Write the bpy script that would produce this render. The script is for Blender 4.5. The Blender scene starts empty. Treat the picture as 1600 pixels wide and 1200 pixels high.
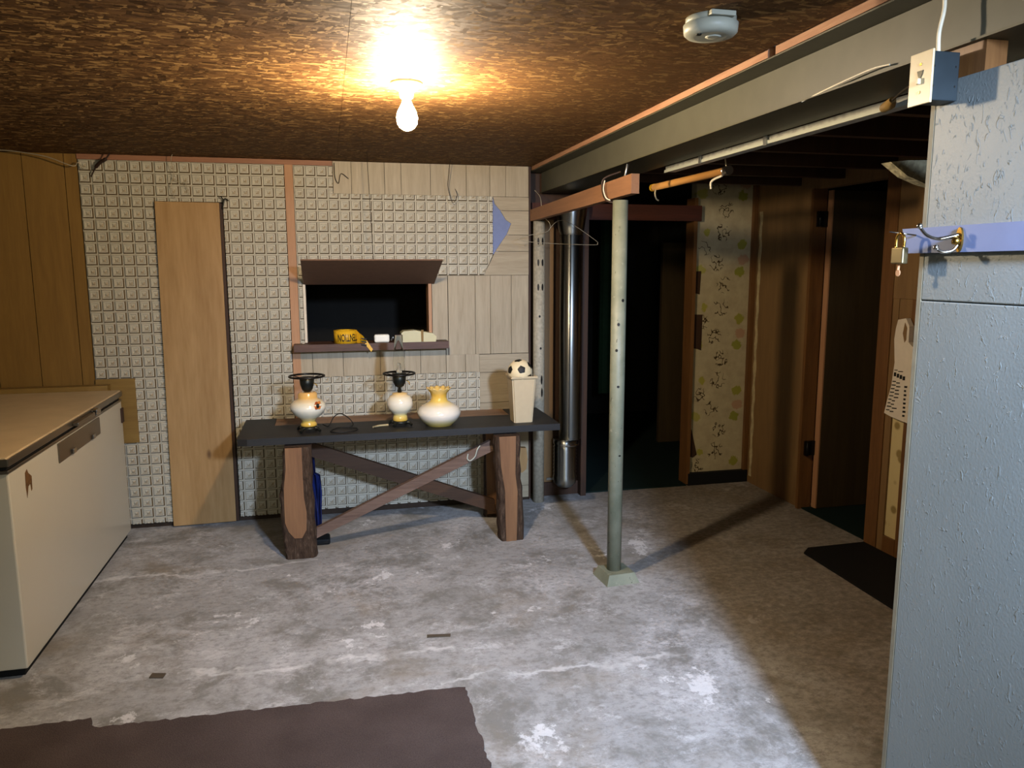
import bpy, bmesh, math, random
from mathutils import Vector, Matrix
from math import sin, cos, pi, radians, sqrt
S = bpy.context.scene
COL = S.collection
random.seed(7)

# ------------------------------------------------------------------ camera
cd = bpy.data.cameras.new('camera'); cam = bpy.data.objects.new('camera', cd); COL.objects.link(cam)
cd.sensor_fit = 'HORIZONTAL'; cd.sensor_width = 36; cd.lens = 1202/1600*36; cd.clip_start = 0.02; cd.clip_end = 60
cam.matrix_world = (Matrix.Translation((0, 0, 1.5)) @ Matrix.Rotation(radians(-13.4), 4, 'Z')
                    @ Matrix.Rotation(radians(90-8.6), 4, 'X') @ Matrix.Rotation(radians(-0.15), 4, 'Z'))
S.camera = cam
# ------------------------------------------------------------------ light, exposure
S.view_settings.view_transform = 'Standard'; S.view_settings.look = 'None'
S.view_settings.gamma = 1; S.view_settings.use_curve_mapping = False
S.view_settings.exposure = 0.6
w = bpy.data.worlds.new('world'); S.world = w; w.use_nodes = True
w.node_tree.nodes['Background'].inputs[0].default_value = (0.60, 0.62, 0.60, 1)
w.node_tree.nodes['Background'].inputs[1].default_value = 0.045
BULB_STRENGTH = 1250.0
def lamp(name, kind, loc, target, energy, color, **k):
    l = bpy.data.lights.new(name, kind); l.energy = energy; l.color = color
    for a, v in k.items(): setattr(l, a, v)
    o = bpy.data.objects.new(name, l); COL.objects.link(o); o.location = loc
    o.rotation_euler = (Vector(target)-Vector(loc)).to_track_quat('-Z', 'Y').to_euler()
    return o
# cool work lamp hanging behind the photographer; weak yellowish fill light added behind too
lamp('work_light', 'SPOT', (0.98, -0.2, 2.0), (1.10, 3.5, 0.0), 680, (0.56, 0.71, 1.0), spot_size=radians(72), spot_blend=1.0, shadow_soft_size=0.11)
lamp('fill_light', 'AREA', (-0.2, -1.3, 1.7), (-0.6, 3.5, 0.7), 17, (1.0, 0.95, 0.66), shape='RECTANGLE', size=0.9, size_y=0.7)

# ------------------------------------------------------------------ helpers
# how much paler or darker a material is than its swatch
TONES = {'osb_board': .60, 'grey_painted_board': .70, 'off_white_embossed': 1.0, 'brown_bevel': .9, 'olive_painted_steel': .58, 'olive_painted_flange': .58,
         'worn_green_paint': .68, 'white_enamel': .80, 'brown_panel': 1.2, 'dark_brown_door': 1.1, 'blue_grey_paint': .46, 'black_stained_wood': .4,
         'black_rubber': .5, 'chipped_white_paint': .8, 'white_plastic': .65, 'cream_wall_plate': .7, 'cream_plastic': .85, 'exposed_blue_paint': .8,
         'blue_grey_box': .45, 'painted_glass_a': .85, 'painted_glass_b': .85, 'painted_glass_shade': .85, 'yellow_tape': .85, 'reddish_pine': .55,
         'rough_pine_strip': .75, 'ochre_panelling': .95, 'ochre_board': .75, 'dull_backing': .9, 'brown_panel_dark': 1, 'dusty_white_zinc': .8, 'galvanised_steel': .9,
         'concrete': 1.0, 'pale_oak_print': .85, 'pale_oak_print_lying': .85, 'golden_plywood': .9, 'brown_carpet': .9, 'varnished_casing': .8, 'sawn_orange_wood': .62, 'weathered_brace': .62, 'brown_brace': .5, 'salmon_pine': .85, 'tan_edge': .55, 'bark': .8, 'brown_hardboard': 1.1}
TONE = [1.0]
def srgb(h):
    c = [int(h[i:i+2], 16)/255 for i in (0, 2, 4)]
    return tuple(min(1, (x/12.92 if x <= .04045 else ((x+.055)/1.055)**2.4)*TONE[0]) for x in c)+(1,)
class NT:
    def __init__(s, name, rough=.7, metal=0, spec=.3):
        TONE[0] = TONES.get(name, 1.0)
        s.m = bpy.data.materials.new(name); s.m.use_nodes = True; s.t = s.m.node_tree
        s.b = s.t.nodes['Principled BSDF']
        s.b.inputs['Roughness'].default_value = rough; s.b.inputs['Metallic'].default_value = metal
        s.b.inputs['Specular IOR Level'].default_value = spec
    def n(s, typ, **k):
        x = s.t.nodes.new('ShaderNode'+typ)
        for a, v in k.items():
            if a.startswith('i_'):
                key = a[2:].replace('_', ' ')
                key = int(key) if key.isdigit() else key
                sock = x.inputs[key]
                if hasattr(v, 'is_output') or isinstance(v, bpy.types.NodeSocket): s.t.links.new(v, sock)
                else: sock.default_value = v
            else: setattr(x, a, v)
        return x
    def l(s, a, b): s.t.links.new(a, b)
    def coords(s, kind='Object', scale=(1, 1, 1), loc=(0, 0, 0), rot=(0, 0, 0), jitter=False):
        o = s.n('TexCoord').outputs[kind] if kind != 'World' else s.n('NewGeometry').outputs['Position']
        if jitter:
            r = s.n('ObjectInfo').outputs['Random']
            m = s.n('VectorMath', operation='MULTIPLY_ADD'); s.l(r, m.inputs[0]); m.inputs[1].default_value = (37, 53, 71); s.l(o, m.inputs[2]); o = m.outputs[0]
        mp = s.n('Mapping'); s.l(o, mp.inputs[0]); mp.inputs['Scale'].default_value = scale
        mp.inputs['Location'].default_value = loc; mp.inputs['Rotation'].default_value = rot
        return mp.outputs[0]
    def noise(s, vec, scale=5, detail=4, rough=.5, dist=0):
        x = s.n('TexNoise'); s.l(vec, x.inputs['Vector']); x.inputs['Scale'].default_value = scale
        x.inputs['Detail'].default_value = detail; x.inputs['Roughness'].default_value = rough; x.inputs['Distortion'].default_value = dist
        return x.outputs[0]
    def ramp(s, fac, stops):
        x = s.n('ValToRGB'); s.l(fac, x.inputs[0]); e = x.color_ramp.elements
        while len(e) < len(stops): e.new(.5)
        for i, (p, c) in enumerate(stops):
            e[i].position = p; e[i].color = c if not isinstance(c, str) else srgb(c)
        return x.outputs[0]
    def mix(s, fac, a, b, blend='MIX'):
        x = s.n('Mix', data_type='RGBA', blend_type=blend)
        for v, i in ((fac, 0), (a, 6), (b, 7)):
            if isinstance(v, bpy.types.NodeSocket): s.l(v, x.inputs[i])
            else: x.inputs[i].default_value = srgb(v) if isinstance(v, str) else v
        return x.outputs[2]
    def math(s, op, a, b=0.0, c=0.0):
        x = s.n('Math', operation=op)
        for i, v in enumerate((a, b, c)):
            if isinstance(v, bpy.types.NodeSocket): s.l(v, x.inputs[i])
            else: x.inputs[i].default_value = v
        return x.outputs[0]
    def color(s, v):
        if isinstance(v, bpy.types.NodeSocket): s.l(v, s.b.inputs['Base Color'])
        else: s.b.inputs['Base Color'].default_value = srgb(v)
        return s
    def bump(s, h, strength=.3, dist=.01):
        x = s.n('Bump'); s.l(h, x.inputs['Height']); x.inputs['Strength'].default_value = strength; x.inputs['Distance'].default_value = dist
        s.l(x.outputs[0], s.b.inputs['Normal']); return s

def plain(name, hexc, rough=.6, metal=0, spec=.3, var=.12, scale=30, bump=0):
    t = NT(name, rough, metal, spec); v = t.coords()
    n = t.noise(v, scale, 4); c = srgb(hexc)
    t.color(t.ramp(n, [(.3, tuple(x*(1-var) for x in c[:3])+(1,)), (.7, tuple(min(1, x*(1+var)) for x in c[:3])+(1,))]))
    if bump: t.bump(n, bump, .005)
    return t.m
def wood(name, dark, light, axis='z', scale=1.0, rough=.55, knots=False, stretch=12, spec=.3, bump=.1):
    t = NT(name, rough, 0, spec)
    sc = {'x': (1, stretch, stretch), 'y': (stretch, 1, stretch), 'z': (stretch, stretch, 1)}[axis]
    v = t.coords(scale=tuple(a*scale for a in sc), jitter=True)
    n = t.noise(v, 2.2, 6, .6, .8)
    v2 = t.coords(scale=tuple(a*scale*4 for a in sc), jitter=True)
    n2 = t.noise(v2, 3, 3, .5)
    f = t.math('MULTIPLY_ADD', n2, .35, t.math('MULTIPLY', n, .75))
    col = t.ramp(f, [(.35, dark), (.7, light)])
    if knots:
        kv = t.coords(scale=(4, 4, 1.8), jitter=True)
        vo = t.n('TexVoronoi'); t.l(kv, vo.inputs['Vector']); vo.inputs['Scale'].default_value = 1.3
        k = t.ramp(vo.outputs['Distance'], [(.03, (1, 1, 1, 1)), (.09, (0, 0, 0, 1))])
        col = t.mix(t.math('MULTIPLY', k, .75), col, '3a1c08')
    t.color(col)
    if bump: t.bump(f, bump, .004)
    return t.m

def bm_new(): return bmesh.new()
def box(bm, x0, x1, y0, y1, z0, z1, mi=0, bev=0):
    vs = [bm.verts.new(p) for p in [(x0,y0,z0),(x1,y0,z0),(x1,y1,z0),(x0,y1,z0),(x0,y0,z1),(x1,y0,z1),(x1,y1,z1),(x0,y1,z1)]]
    fs = [bm.faces.new([vs[i] for i in q]) for q in [(0,3,2,1),(4,5,6,7),(0,1,5,4),(1,2,6,5),(2,3,7,6),(3,0,4,7)]]
    for f in fs: f.material_index = mi
    if bev:
        es = list({e for f in fs for e in f.edges})
        bmesh.ops.bevel(bm, geom=es, offset=bev, segments=2, affect='EDGES', profile=.5)
    return bm
def prism(bm, pts, axis, a, b, mi=0):
    """polygon pts (2-D) extruded along axis from a to b; pts are (x,z) for y, (x,y) for z, (y,z) for x"""
    def P(p, t): return {'y': (p[0], t, p[1]), 'z': (p[0], p[1], t), 'x': (t, p[0], p[1])}[axis]
    A = [bm.verts.new(P(p, a)) for p in pts]; Bv = [bm.verts.new(P(p, b)) for p in pts]
    n = len(pts); fs = [bm.faces.new(A), bm.faces.new(Bv[::-1])]
    for i in range(n): fs.append(bm.faces.new([A[i], Bv[i], Bv[(i+1) % n], A[(i+1) % n]]))
    for f in fs: f.material_index = mi
    bmesh.ops.recalc_face_normals(bm, faces=fs)
    return bm
def lathe(bm, prof, c=(0, 0, 0), seg=32, wave=None, cap=True, mi=0):
    rings = []
    for j, (r, z) in enumerate(prof):
        ring = []
        for i in range(seg):
            a = 2*pi*i/seg; rr, zz = r, z
            if wave: rr, zz = wave(j, a, r, z)
            ring.append(bm.verts.new((c[0]+rr*cos(a), c[1]+rr*sin(a), c[2]+zz)))
        rings.append(ring)
    for j in range(len(rings)-1):
        for i in range(seg):
            f = bm.faces.new([rings[j][i], rings[j][(i+1) % seg], rings[j+1][(i+1) % seg], rings[j+1][i]]); f.smooth = True; f.material_index = mi
    if cap:
        for rg, fl in ((rings[0], True), (rings[-1], False)):
            f = bm.faces.new(rg[::-1] if fl else rg); f.material_index = mi
    return bm
def tube(bm, pts, r, seg=8, closed=False, mi=0):
    pts = [Vector(p) for p in pts]; n = len(pts); rings = []; up = None
    for i, p in enumerate(pts):
        a = pts[(i-1) % n] if (closed or i) else p; b = pts[(i+1) % n] if (closed or i < n-1) else p
        d = (b-a).normalized()
        if up is None: up = Vector((0, 0, 1)) if abs(d.z) < .9 else Vector((1, 0, 0))
        s = d.cross(up).normalized(); up = s.cross(d).normalized()
        rr = r[i] if isinstance(r, (list, tuple)) else r
        rings.append([bm.verts.new(p+(s*cos(2*pi*k/seg)+up*sin(2*pi*k/seg))*rr) for k in range(seg)])
    m = n if closed else n-1
    for j in range(m):
        A, Bv = rings[j], rings[(j+1) % n]
        for i in range(seg):
            f = bm.faces.new([A[i], A[(i+1) % seg], Bv[(i+1) % seg], Bv[i]]); f.smooth = True; f.material_index = mi
    if not closed: bm.faces.new(rings[0]); bm.faces.new(rings[-1][::-1])
    return bm
def smooth(pts, k=6):
    pts = [Vector(p) for p in pts]; out = []
    for i in range(len(pts)-1):
        p0 = pts[max(i-1, 0)]; p1 = pts[i]; p2 = pts[i+1]; p3 = pts[min(i+2, len(pts)-1)]
        for t in range(k):
            u = t/k
            out.append(.5*((2*p1)+(-p0+p2)*u+(2*p0-5*p1+4*p2-p3)*u*u+(-p0+3*p1-3*p2+p3)*u**3))
    out.append(pts[-1]); return out
def rootloc(p):
    while p.parent: p = p.parent
    return p.location
def tag(o, label=None, cat=None, group=None, kind=None):
    if label: o['label'] = label
    if cat: o['category'] = cat
    if group: o['group'] = group
    if kind: o['kind'] = kind
    return o
def obj(name, bm, mats, parent=None, origin=None, **k):
    """link bm (world coordinates) as one mesh object, a child of parent or top-level"""
    if parent: o0 = rootloc(parent)
    elif origin: o0 = Vector(origin)
    else:
        xs = [v.co for v in bm.verts]
        o0 = Vector(((min(c.x for c in xs)+max(c.x for c in xs))/2, (min(c.y for c in xs)+max(c.y for c in xs))/2, min(c.z for c in xs)))
    bmesh.ops.translate(bm, verts=bm.verts, vec=-o0)
    me = bpy.data.meshes.new(name); bm.to_mesh(me); bm.free()
    for m in (mats if isinstance(mats, (list, tuple)) else [mats]): me.materials.append(m)
    o = bpy.data.objects.new(name, me); COL.objects.link(o)
    if parent: o.parent = parent
    else: o.location = o0
    return tag(o, **k)
def thing(name, loc, label=None, cat=None, group=None, kind=None):
    o = bpy.data.objects.new(name, None); COL.objects.link(o); o.location = loc; o.empty_display_size = .05
    return tag(o, label, cat, group, kind)
def B(*a, **k): return box(bm_new(), *a, **k)
def T(*a, **k): return tube(bm_new(), *a, **k)
def L(*a, **k): return lathe(bm_new(), *a, **k)
def P(*a, **k): return prism(bm_new(), *a, **k)

# ------------------------------------------------------------------ materials
def osb():
    t = NT('osb_board', .68, 0, .07)
    base = t.coords('World')
    nz = t.n('TexNoise'); t.l(base, nz.inputs['Vector']); nz.inputs['Scale'].default_value = 14; nz.inputs['Detail'].default_value = 1
    warp = t.n('VectorMath', operation='MULTIPLY_ADD'); t.l(nz.outputs['Color'], warp.inputs[0]); warp.inputs[1].default_value = (.014, .014, 0); t.l(base, warp.inputs[2])
    cc = None; light = None
    for k, (rot, sc, thr) in enumerate(((.1, (26, 60, 1), 0), (.55, (30, 78, 1), .72), (-.5, (34, 84, 1), .72), (1.25, (28, 70, 1), .80), (-.05, (24, 74, 1), .72))):
        r = t.n('VectorRotate', rotation_type='Z_AXIS'); t.l(warp.outputs[0], r.inputs['Vector']); r.inputs['Angle'].default_value = rot
        m = t.n('VectorMath', operation='MULTIPLY_ADD'); t.l(r.outputs[0], m.inputs[0]); m.inputs[1].default_value = sc; m.inputs[2].default_value = (7.3*k, 3.1*k, 0)
        v = t.n('TexVoronoi', distance='CHEBYCHEV'); t.l(m.outputs[0], v.inputs['Vector']); v.inputs['Scale'].default_value = 1.0; v.inputs['Randomness'].default_value = .9
        if cc is None: cc = v.outputs['Color']; continue
        sp = t.n('SeparateColor'); t.l(v.outputs['Color'], sp.inputs[0])
        cc = t.mix(t.math('GREATER_THAN', sp.outputs[2], thr), cc, v.outputs['Color'])
    sp = t.n('SeparateColor'); t.l(cc, sp.inputs[0])
    grain = t.noise(t.coords('World', scale=(60, 260, 1)), 1, 2)
    val = t.math('MULTIPLY_ADD', grain, .16, t.math('MULTIPLY', sp.outputs[0], .84))
    t.color(t.ramp(val, [(.1, '5e4328'), (.45, '6e4e2e'), (.74, '7d5b36'), (.80, '9c7847'), (1, 'b9935f')]))
    # every strand lies at its own slight tilt, so some catch the lamp
    tilt = t.n('VectorMath', operation='MULTIPLY_ADD'); t.l(cc, tilt.inputs[0]); tilt.inputs[1].default_value = (.12, .12, 0); tilt.inputs[2].default_value = (-.06, -.06, 0)
    ad = t.n('VectorMath', operation='ADD'); t.l(tilt.outputs[0], ad.inputs[0]); t.l(t.n('NewGeometry').outputs['Normal'], ad.inputs[1])
    nn = t.n('VectorMath', operation='NORMALIZE'); t.l(ad.outputs[0], nn.inputs[0])
    t.l(nn.outputs[0], t.b.inputs['Normal'])
    return t.m
def concrete():
    t = NT('concrete', .62, 0, .3); v = t.coords('World')
    big = t.noise(t.coords('World', scale=(1, 1.3, 1)), 1.0, 5, .6, .4)
    mid = t.noise(v, 3.2, 12, .78, .3); fin = t.noise(t.coords('World', scale=(1, 1.3, 1)), 26, 10, .8)
    c = t.ramp(big, [(.34, '8b8986'), (.5, '9b9996'), (.66, 'a9a7a5')])
    c = t.mix(t.ramp(mid, [(.40, (.9, .9, .9, 1)), (.53, (0, 0, 0, 1))]), c, '6f6c65')
    c = t.mix(t.ramp(fin, [(.38, (.7, .7, .7, 1)), (.52, (0, 0, 0, 1))]), c, '6c6a66')
    # pale mineral bloom, ragged
    st = t.noise(t.coords('World', scale=(1, 1.2, 1), loc=(3, 1, 0)), 5.5, 15, .86, .2)
    c = t.mix(t.ramp(st, [(.53, (0, 0, 0, 1)), (.62, (.6, .6, .6, 1))]), c, 'c4c2c1')
    pa = t.noise(t.coords('World', loc=(12, 3, 0), scale=(1, .8, 1)), 2.6, 12, .72)
    c = t.mix(t.ramp(pa, [(.605, (0, 0, 0, 1)), (.63, (.7, .7, .7, 1))]), c, 'cfcdcb')
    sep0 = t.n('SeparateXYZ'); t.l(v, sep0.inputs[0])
    # scattered brown stains
    br = t.noise(t.coords('World', loc=(9, 4, 0)), 1.9, 6, .6, .5)
    c = t.mix(t.ramp(br, [(.54, (0, 0, 0, 1)), (.70, (.6, .6, .6, 1))]), c, '7a6e5c')
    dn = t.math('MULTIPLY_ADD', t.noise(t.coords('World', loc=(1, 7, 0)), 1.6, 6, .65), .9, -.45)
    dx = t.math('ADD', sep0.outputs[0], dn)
    c = t.mix(t.ramp(t.math('MULTIPLY', dx, .33), [(.46, (0, 0, 0, 1)), (.60, (.62, .62, .62, 1))]), c, t.ramp(fin, [(.35, '473d30'), (.5, '665a4a'), (.62, '8d8272')]))  # browner, darker colour mixed in towards the right, with a ragged edge
    # ragged joint lines with white bloom across the floor
    sep = t.n('SeparateXYZ'); t.l(v, sep.inputs[0])
    wob = t.math('MULTIPLY_ADD', t.noise(v, 2.5, 5, .7), .34, -.17)
    for yy, x0, x1 in ((2.60, .35, 1.4), (3.93, -1.2, -.1), (2.86, -.6, .5)):
        d = t.math('ABSOLUTE', t.math('ADD', t.math('SUBTRACT', sep.outputs[1], yy), wob))
        ln = t.ramp(d, [(.003, (.5, .5, .5, 1)), (.022, (0, 0, 0, 1))])
        inx = t.math('MULTIPLY', t.math('GREATER_THAN', sep.outputs[0], x0), t.math('LESS_THAN', sep.outputs[0], x1))
        brk = t.ramp(t.noise(v, 7, 4), [(.4, (0, 0, 0, 1)), (.55, (1, 1, 1, 1))])
        c = t.mix(t.math('MULTIPLY', t.math('MULTIPLY', ln, inx), brk), c, 'd2d0cd')
    t.color(c)
    t.l(t.ramp(mid, [(.3, (.45, .45, .45, 1)), (.7, (.75, .75, .75, 1))]), t.b.inputs['Roughness'])
    t.bump(t.math('ADD', t.math('MULTIPLY', fin, .5), mid), .25, .006)
    return t.m
def carpet(name, a, b, scale=260):
    t = NT(name, .95, 0, .1); v = t.coords('World')
    n = t.noise(v, scale, 3, .6); m = t.noise(v, 5, 4)
    t.color(t.ramp(t.math('MULTIPLY_ADD', n, .6, t.math('MULTIPLY', m, .4)), [(.3, a), (.7, b)])); t.bump(n, .8, .006); return t.m
def wallpaper():
    t = NT('nursery_wallpaper', .75, 0, .2); v = t.coords('World'); sep = t.n('SeparateXYZ'); t.l(v, sep.inputs[0])
    x, z = sep.outputs[0], sep.outputs[2]
    c = t.ramp(t.noise(v, 14, 5, .6), [(.3, '94876a'), (.7, 'a89c7c')])
    wob = t.math('MULTIPLY_ADD', t.noise(v, 38, 3, .6), .05, -.025)
    def dots(cx, pz, off, rad, colr, sx=1.0, soft=.004):
        dx = t.math('MULTIPLY', t.math('SUBTRACT', x, cx), sx)
        zz = t.math('SUBTRACT', t.math('MODULO', t.math('ADD', z, off), pz), pz/2)
        d = t.math('ADD', t.math('SQRT', t.math('ADD', t.math('MULTIPLY', dx, dx), t.math('MULTIPLY', zz, zz))), wob)
        m = t.ramp(d, [(rad, (1, 1, 1, 1)), (rad+soft, (0, 0, 0, 1))])
        nonlocal c
        c = t.mix(t.math('MULTIPLY', m, .85), c, colr)
    dots(2.745, .50, .10, .032, '7d7c18'); dots(2.735, .50, .28, .032, '757813'); dots(2.755, .50, .20, .03, '98745a', .8); dots(2.48, .50, .02, .022, '8a8526')
    dots(2.44, .50, .27, .03, '8f8a3c', .8)
    # little brown printed doodles: thin strokes inside repeating windows
    ln = t.noise(t.coords('World', scale=(1, 1, 1)), 26, 1, .5)
    strokes = t.ramp(t.math('ABSOLUTE', t.math('SUBTRACT', ln, .5)), [(.022, (1, 1, 1, 1)), (.04, (0, 0, 0, 1))])
    for cx, off, r in ((2.60, .02, .055), (2.56, .22, .05), (2.47, .12, .045), (2.62, .37, .05)):
        dx = t.math('SUBTRACT', x, cx); zz = t.math('SUBTRACT', t.math('MODULO', t.math('ADD', z, off), .5), .25)
        d = t.math('SQRT', t.math('ADD', t.math('MULTIPLY', dx, dx), t.math('MULTIPLY', zz, zz)))
        m = t.ramp(d, [(r, (1, 1, 1, 1)), (r+.01, (0, 0, 0, 1))])
        c = t.mix(t.math('MULTIPLY', m, strokes), c, '35260f')
    t.color(c); return t.m
def flower_paper():
    t = NT('leaf_wallpaper', .75, 0, .2); v = t.coords('World', scale=(1, 13, 13))
    vo = t.n('TexVoronoi'); t.l(v, vo.inputs['Vector']); vo.inputs['Scale'].default_value = 1.1
    m = t.ramp(vo.outputs['Distance'], [(.26, (1, 1, 1, 1)), (.4, (0, 0, 0, 1))])
    t.color(t.mix(t.math('MULTIPLY', m, .8), 'b9a777', '6e5a2a')); return t.m
def greypaint():
    t = NT('grey_painted_board', .5, 0, .35); v = t.coords('World')
    big = t.noise(t.coords('World', scale=(1, 1, .6)), 2.2, 4)
    t.color(t.ramp(big, [(.3, '727b7b'), (.7, '808989')]))
    # paint over coarse pressed strands: worm-like ridges
    st = t.noise(t.coords('World', scale=(1, 1, .45), rot=(.5, 0, 0)), 75, 3, .55, 1.2)
    rd = t.ramp(st, [(.60, (0, 0, 0, 1)), (.67, (1, 1, 1, 1))])
    f = t.noise(v, 160, 3)
    t.bump(t.math('MULTIPLY_ADD', f, .3, rd), .33, .005); return t.m
def post_paint():
    t = NT('worn_green_paint', .5, 0, .35); v = t.coords('World')
    c = t.ramp(t.noise(v, 9, 6, .6), [(.35, '7d7f68'), (.65, '92927a')])
    ch = t.noise(t.coords('World', scale=(1, 1, .45)), 42, 6, .7)
    c = t.mix(t.ramp(ch, [(.63, (0, 0, 0, 1)), (.67, (1, 1, 1, 1))]), c, '2e2a1c')
    wl = t.noise(t.coords('World', loc=(4, 2, 1)), 25, 5, .7)
    c = t.mix(t.ramp(wl, [(.62, (0, 0, 0, 1)), (.7, (.7, .7, .7, 1))]), c, 'b0ae94')
    t.color(c).bump(ch, .3, .004); return t.m
def bark():
    t = NT('bark', .85, 0, .2); v = t.coords('World', scale=(1, 1, .22))
    n = t.noise(v, 70, 6, .7, 1.0)
    t.color(t.ramp(n, [(.3, '2a1c12'), (.55, '4d3a2b'), (.75, '74614f')])).bump(n, 1.0, .012); return t.m
def glass(name='clear_glass'):
    m = bpy.data.materials.new(name); m.use_nodes = True; t = m.node_tree
    b = t.nodes['Principled BSDF']; b.inputs['Transmission Weight'].default_value = 1; b.inputs['Roughness'].default_value = .02; b.inputs['IOR'].default_value = 1.06
    b.inputs['Base Color'].default_value = (.97, .97, .94, 1); return m
def shade_glass(name, zs):
    t = NT(name, .12, 0, .6); t.b.inputs['Coat Weight'].default_value = .6; t.b.inputs['Coat Roughness'].default_value = .05
    sep = t.n('SeparateXYZ'); t.l(t.coords('World'), sep.inputs[0])
    f = t.n('MapRange', i_From_Min=.64, i_From_Max=.88); t.l(sep.outputs[2], f.inputs['Value'])
    t.color(t.ramp(f.outputs[0], [((z-.64)/.24, c) for z, c in zs])); return t.m

M = {}
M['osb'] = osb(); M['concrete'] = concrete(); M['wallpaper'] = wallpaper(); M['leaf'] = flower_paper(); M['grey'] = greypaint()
M['post'] = post_paint(); M['bark'] = bark(); M['glass'] = glass()
M['tile'] = plain('off_white_embossed', 'a9a392', .55, var=.05, scale=6)
M['tileback'] = plain('dull_backing', '7a705a', .8)
M['oak'] = wood('pale_oak_print', '94866c', 'aa9c82', 'z', 1.1, .55, bump=.02)
M['oakh'] = wood('pale_oak_print_lying', '918268', 'a89a7f', 'x', 1.1, .55, bump=.02)
M['groove'] = plain('dark_groove', '2c2015', .8)
M['ochre'] = wood('ochre_panelling', '6c4f22', '7c5d2b', 'z', .8, .45, bump=.02)
M['patch'] = wood('ochre_board', '7d5e2a', '8f7138', 'x', 1.0, .6)
M['ply'] = wood('golden_plywood', '8c6b40', 'a48356', 'z', .55, .5, True, 9, bump=.02)
M['strip'] = wood('salmon_pine', 'a07552', 'b0845f', 'z', 1, .55)
M['stripx'] = wood('red_brown_strip', '77503a', '8a6046', 'x', 1, .6)
M['stripy'] = wood('rough_pine_strip', '95694c', 'ae8464', 'y', 1, .7, bump=.4)
M['pine2x4'] = wood('reddish_pine', '966a4a', 'aa7a55', 'y', .8, .6, bump=.15)
M['dowel'] = wood('golden_dowel', 'a8763a', 'c08c4c', 'y', .8, .4)
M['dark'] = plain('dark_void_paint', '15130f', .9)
M['darkwood'] = wood('dark_brown_wood', '2b1a0f', '3b2616', 'z', .8, .6)
M['beam'] = plain('olive_painted_steel', '605e4e', .5, var=.08, scale=12)
M['beamdark'] = plain('olive_painted_flange', '57543f', .5)
M['tabledark'] = wood('black_stained_wood', '1e1c1b', '33302c', 'x', .8, .55, spec=.35)
M['tablebrown'] = wood('worn_brown_wood', '553c28', '85664a', 'x', .8, .55)
M['cut'] = wood('sawn_orange_wood', '7c5636', '946a44', 'z', .8, .6, bump=.05)
M['brace'] = wood('weathered_brace', '5d4538', '836a5a', 'x', .9, .75, bump=.3)
M['bracedark'] = wood('brown_brace', '4a3220', '62452e', 'x', .9, .7, bump=.2)
M['panelbrown'] = wood('brown_panel', '5e472c', '6e5433', 'z', .6, .5, bump=.02)
M['casing'] = wood('varnished_casing', '5c3c20', '74502c', 'z', 1, .4)
M['doorleaf'] = wood('dark_brown_door', '33291a', '3f3320', 'z', .5, .35, bump=.01)
M['sill'] = wood('dark_sill', '3a251a', '52382a', 'x', 1, .5)
M['flap'] = plain('brown_hardboard', '5e4636', .7, var=.06)
_g = NT('galvanised_steel', .36, 1.0).color('b2b4ae'); _g.b.inputs['Anisotropic'].default_value = .85; _g.b.inputs['Anisotropic Rotation'].default_value = .25
_g.l(_g.n('Tangent', direction_type='RADIAL', axis='Z').outputs[0], _g.b.inputs['Tangent']); M['galv'] = _g.m
M['galvdull'] = plain('dull_zinc', '9b9d98', .35, metal=.9)
M['whitepost'] = plain('chipped_white_paint', 'a49c88', .6, var=.2, scale=60)
M['blackmetal'] = plain('black_metal', '15120f', .35, metal=.4)
M['castmetal'] = plain('cast_dark_metal', '2a2a24', .4, metal=.7)
M['cream'] = plain('cream_plastic', 'b8a685', .5, var=.03)
M['creamplate'] = plain('cream_wall_plate', 'd6c49a', .35, var=.03)
M['boxblue'] = plain('blue_grey_box', '2c373b', .5)
M['alarm'] = plain('white_plastic', 'b9bbaa', .45, var=.03)
M['white'] = plain('white_enamel', 'c9c1ad', .28, spec=.5, var=.02, scale=3)
M['lidtop'] = plain('tan_lid', 'b09a78', .5, var=.07, scale=8)
M['chrome'] = NT('chrome', .18, 1).color('b5b2ab').m
M['chromedark'] = NT('aged_chrome', .3, 1).color('8c8274').m
M['brass'] = NT('brass', .25, 1).color('b08a40').m
M['rubber'] = plain('black_rubber', '070808', .75)
M['bluepaint'] = plain('blue_grey_paint', '8495c0', .55, var=.05, scale=15)
M['bluepatch'] = plain('exposed_blue_paint', '7480a6', .7, var=.05)
M['yellow'] = plain('yellow_tape', 'd9a520', .4, var=.03)
M['ink'] = plain('black_ink', '14110c', .6)
M['beige'] = plain('beige_plastic', 'b3ab84', .35, var=.03)
M['whiteplastic'] = plain('bright_white_plastic', 'd8d5c8', .4, var=.02)
M['clothblue'] = plain('blue_cloth', '0f1e55', .8, var=.3, scale=14, bump=.5)
M['carpetbrown'] = carpet('brown_carpet', '3e3430', '60534e')
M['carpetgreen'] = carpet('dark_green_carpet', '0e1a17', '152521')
M['wire'] = plain('thin_dark_wire', '2c241b', .5, metal=.5)
M['wirelight'] = plain('pale_wire', '9a8f78', .4, metal=.4)
M['cable'] = plain('white_cable', 'c8c0a8', .5)
M['ballwhite'] = plain('ball_white', 'c9b893', .4, var=.03)
M['fibre'] = plain('pale_fibre_board', 'a09878', .9, var=.4, scale=60, bump=1)
M['caulk'] = plain('pale_filler', 'a3946f', .8, var=.2)
M['paperbag'] = plain('white_paper', 'c6baa6', .6, var=.04)
M['strap'] = plain('dark_strap', '2b1c12', .6)
M['hangwood'] = wood('red_dark_beam', '33170e', '431f13', 'x', .8, .7)
M['greenwall'] = plain('dark_green_paint', '1e3a22', .8)

CEIL = 2.113
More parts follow.
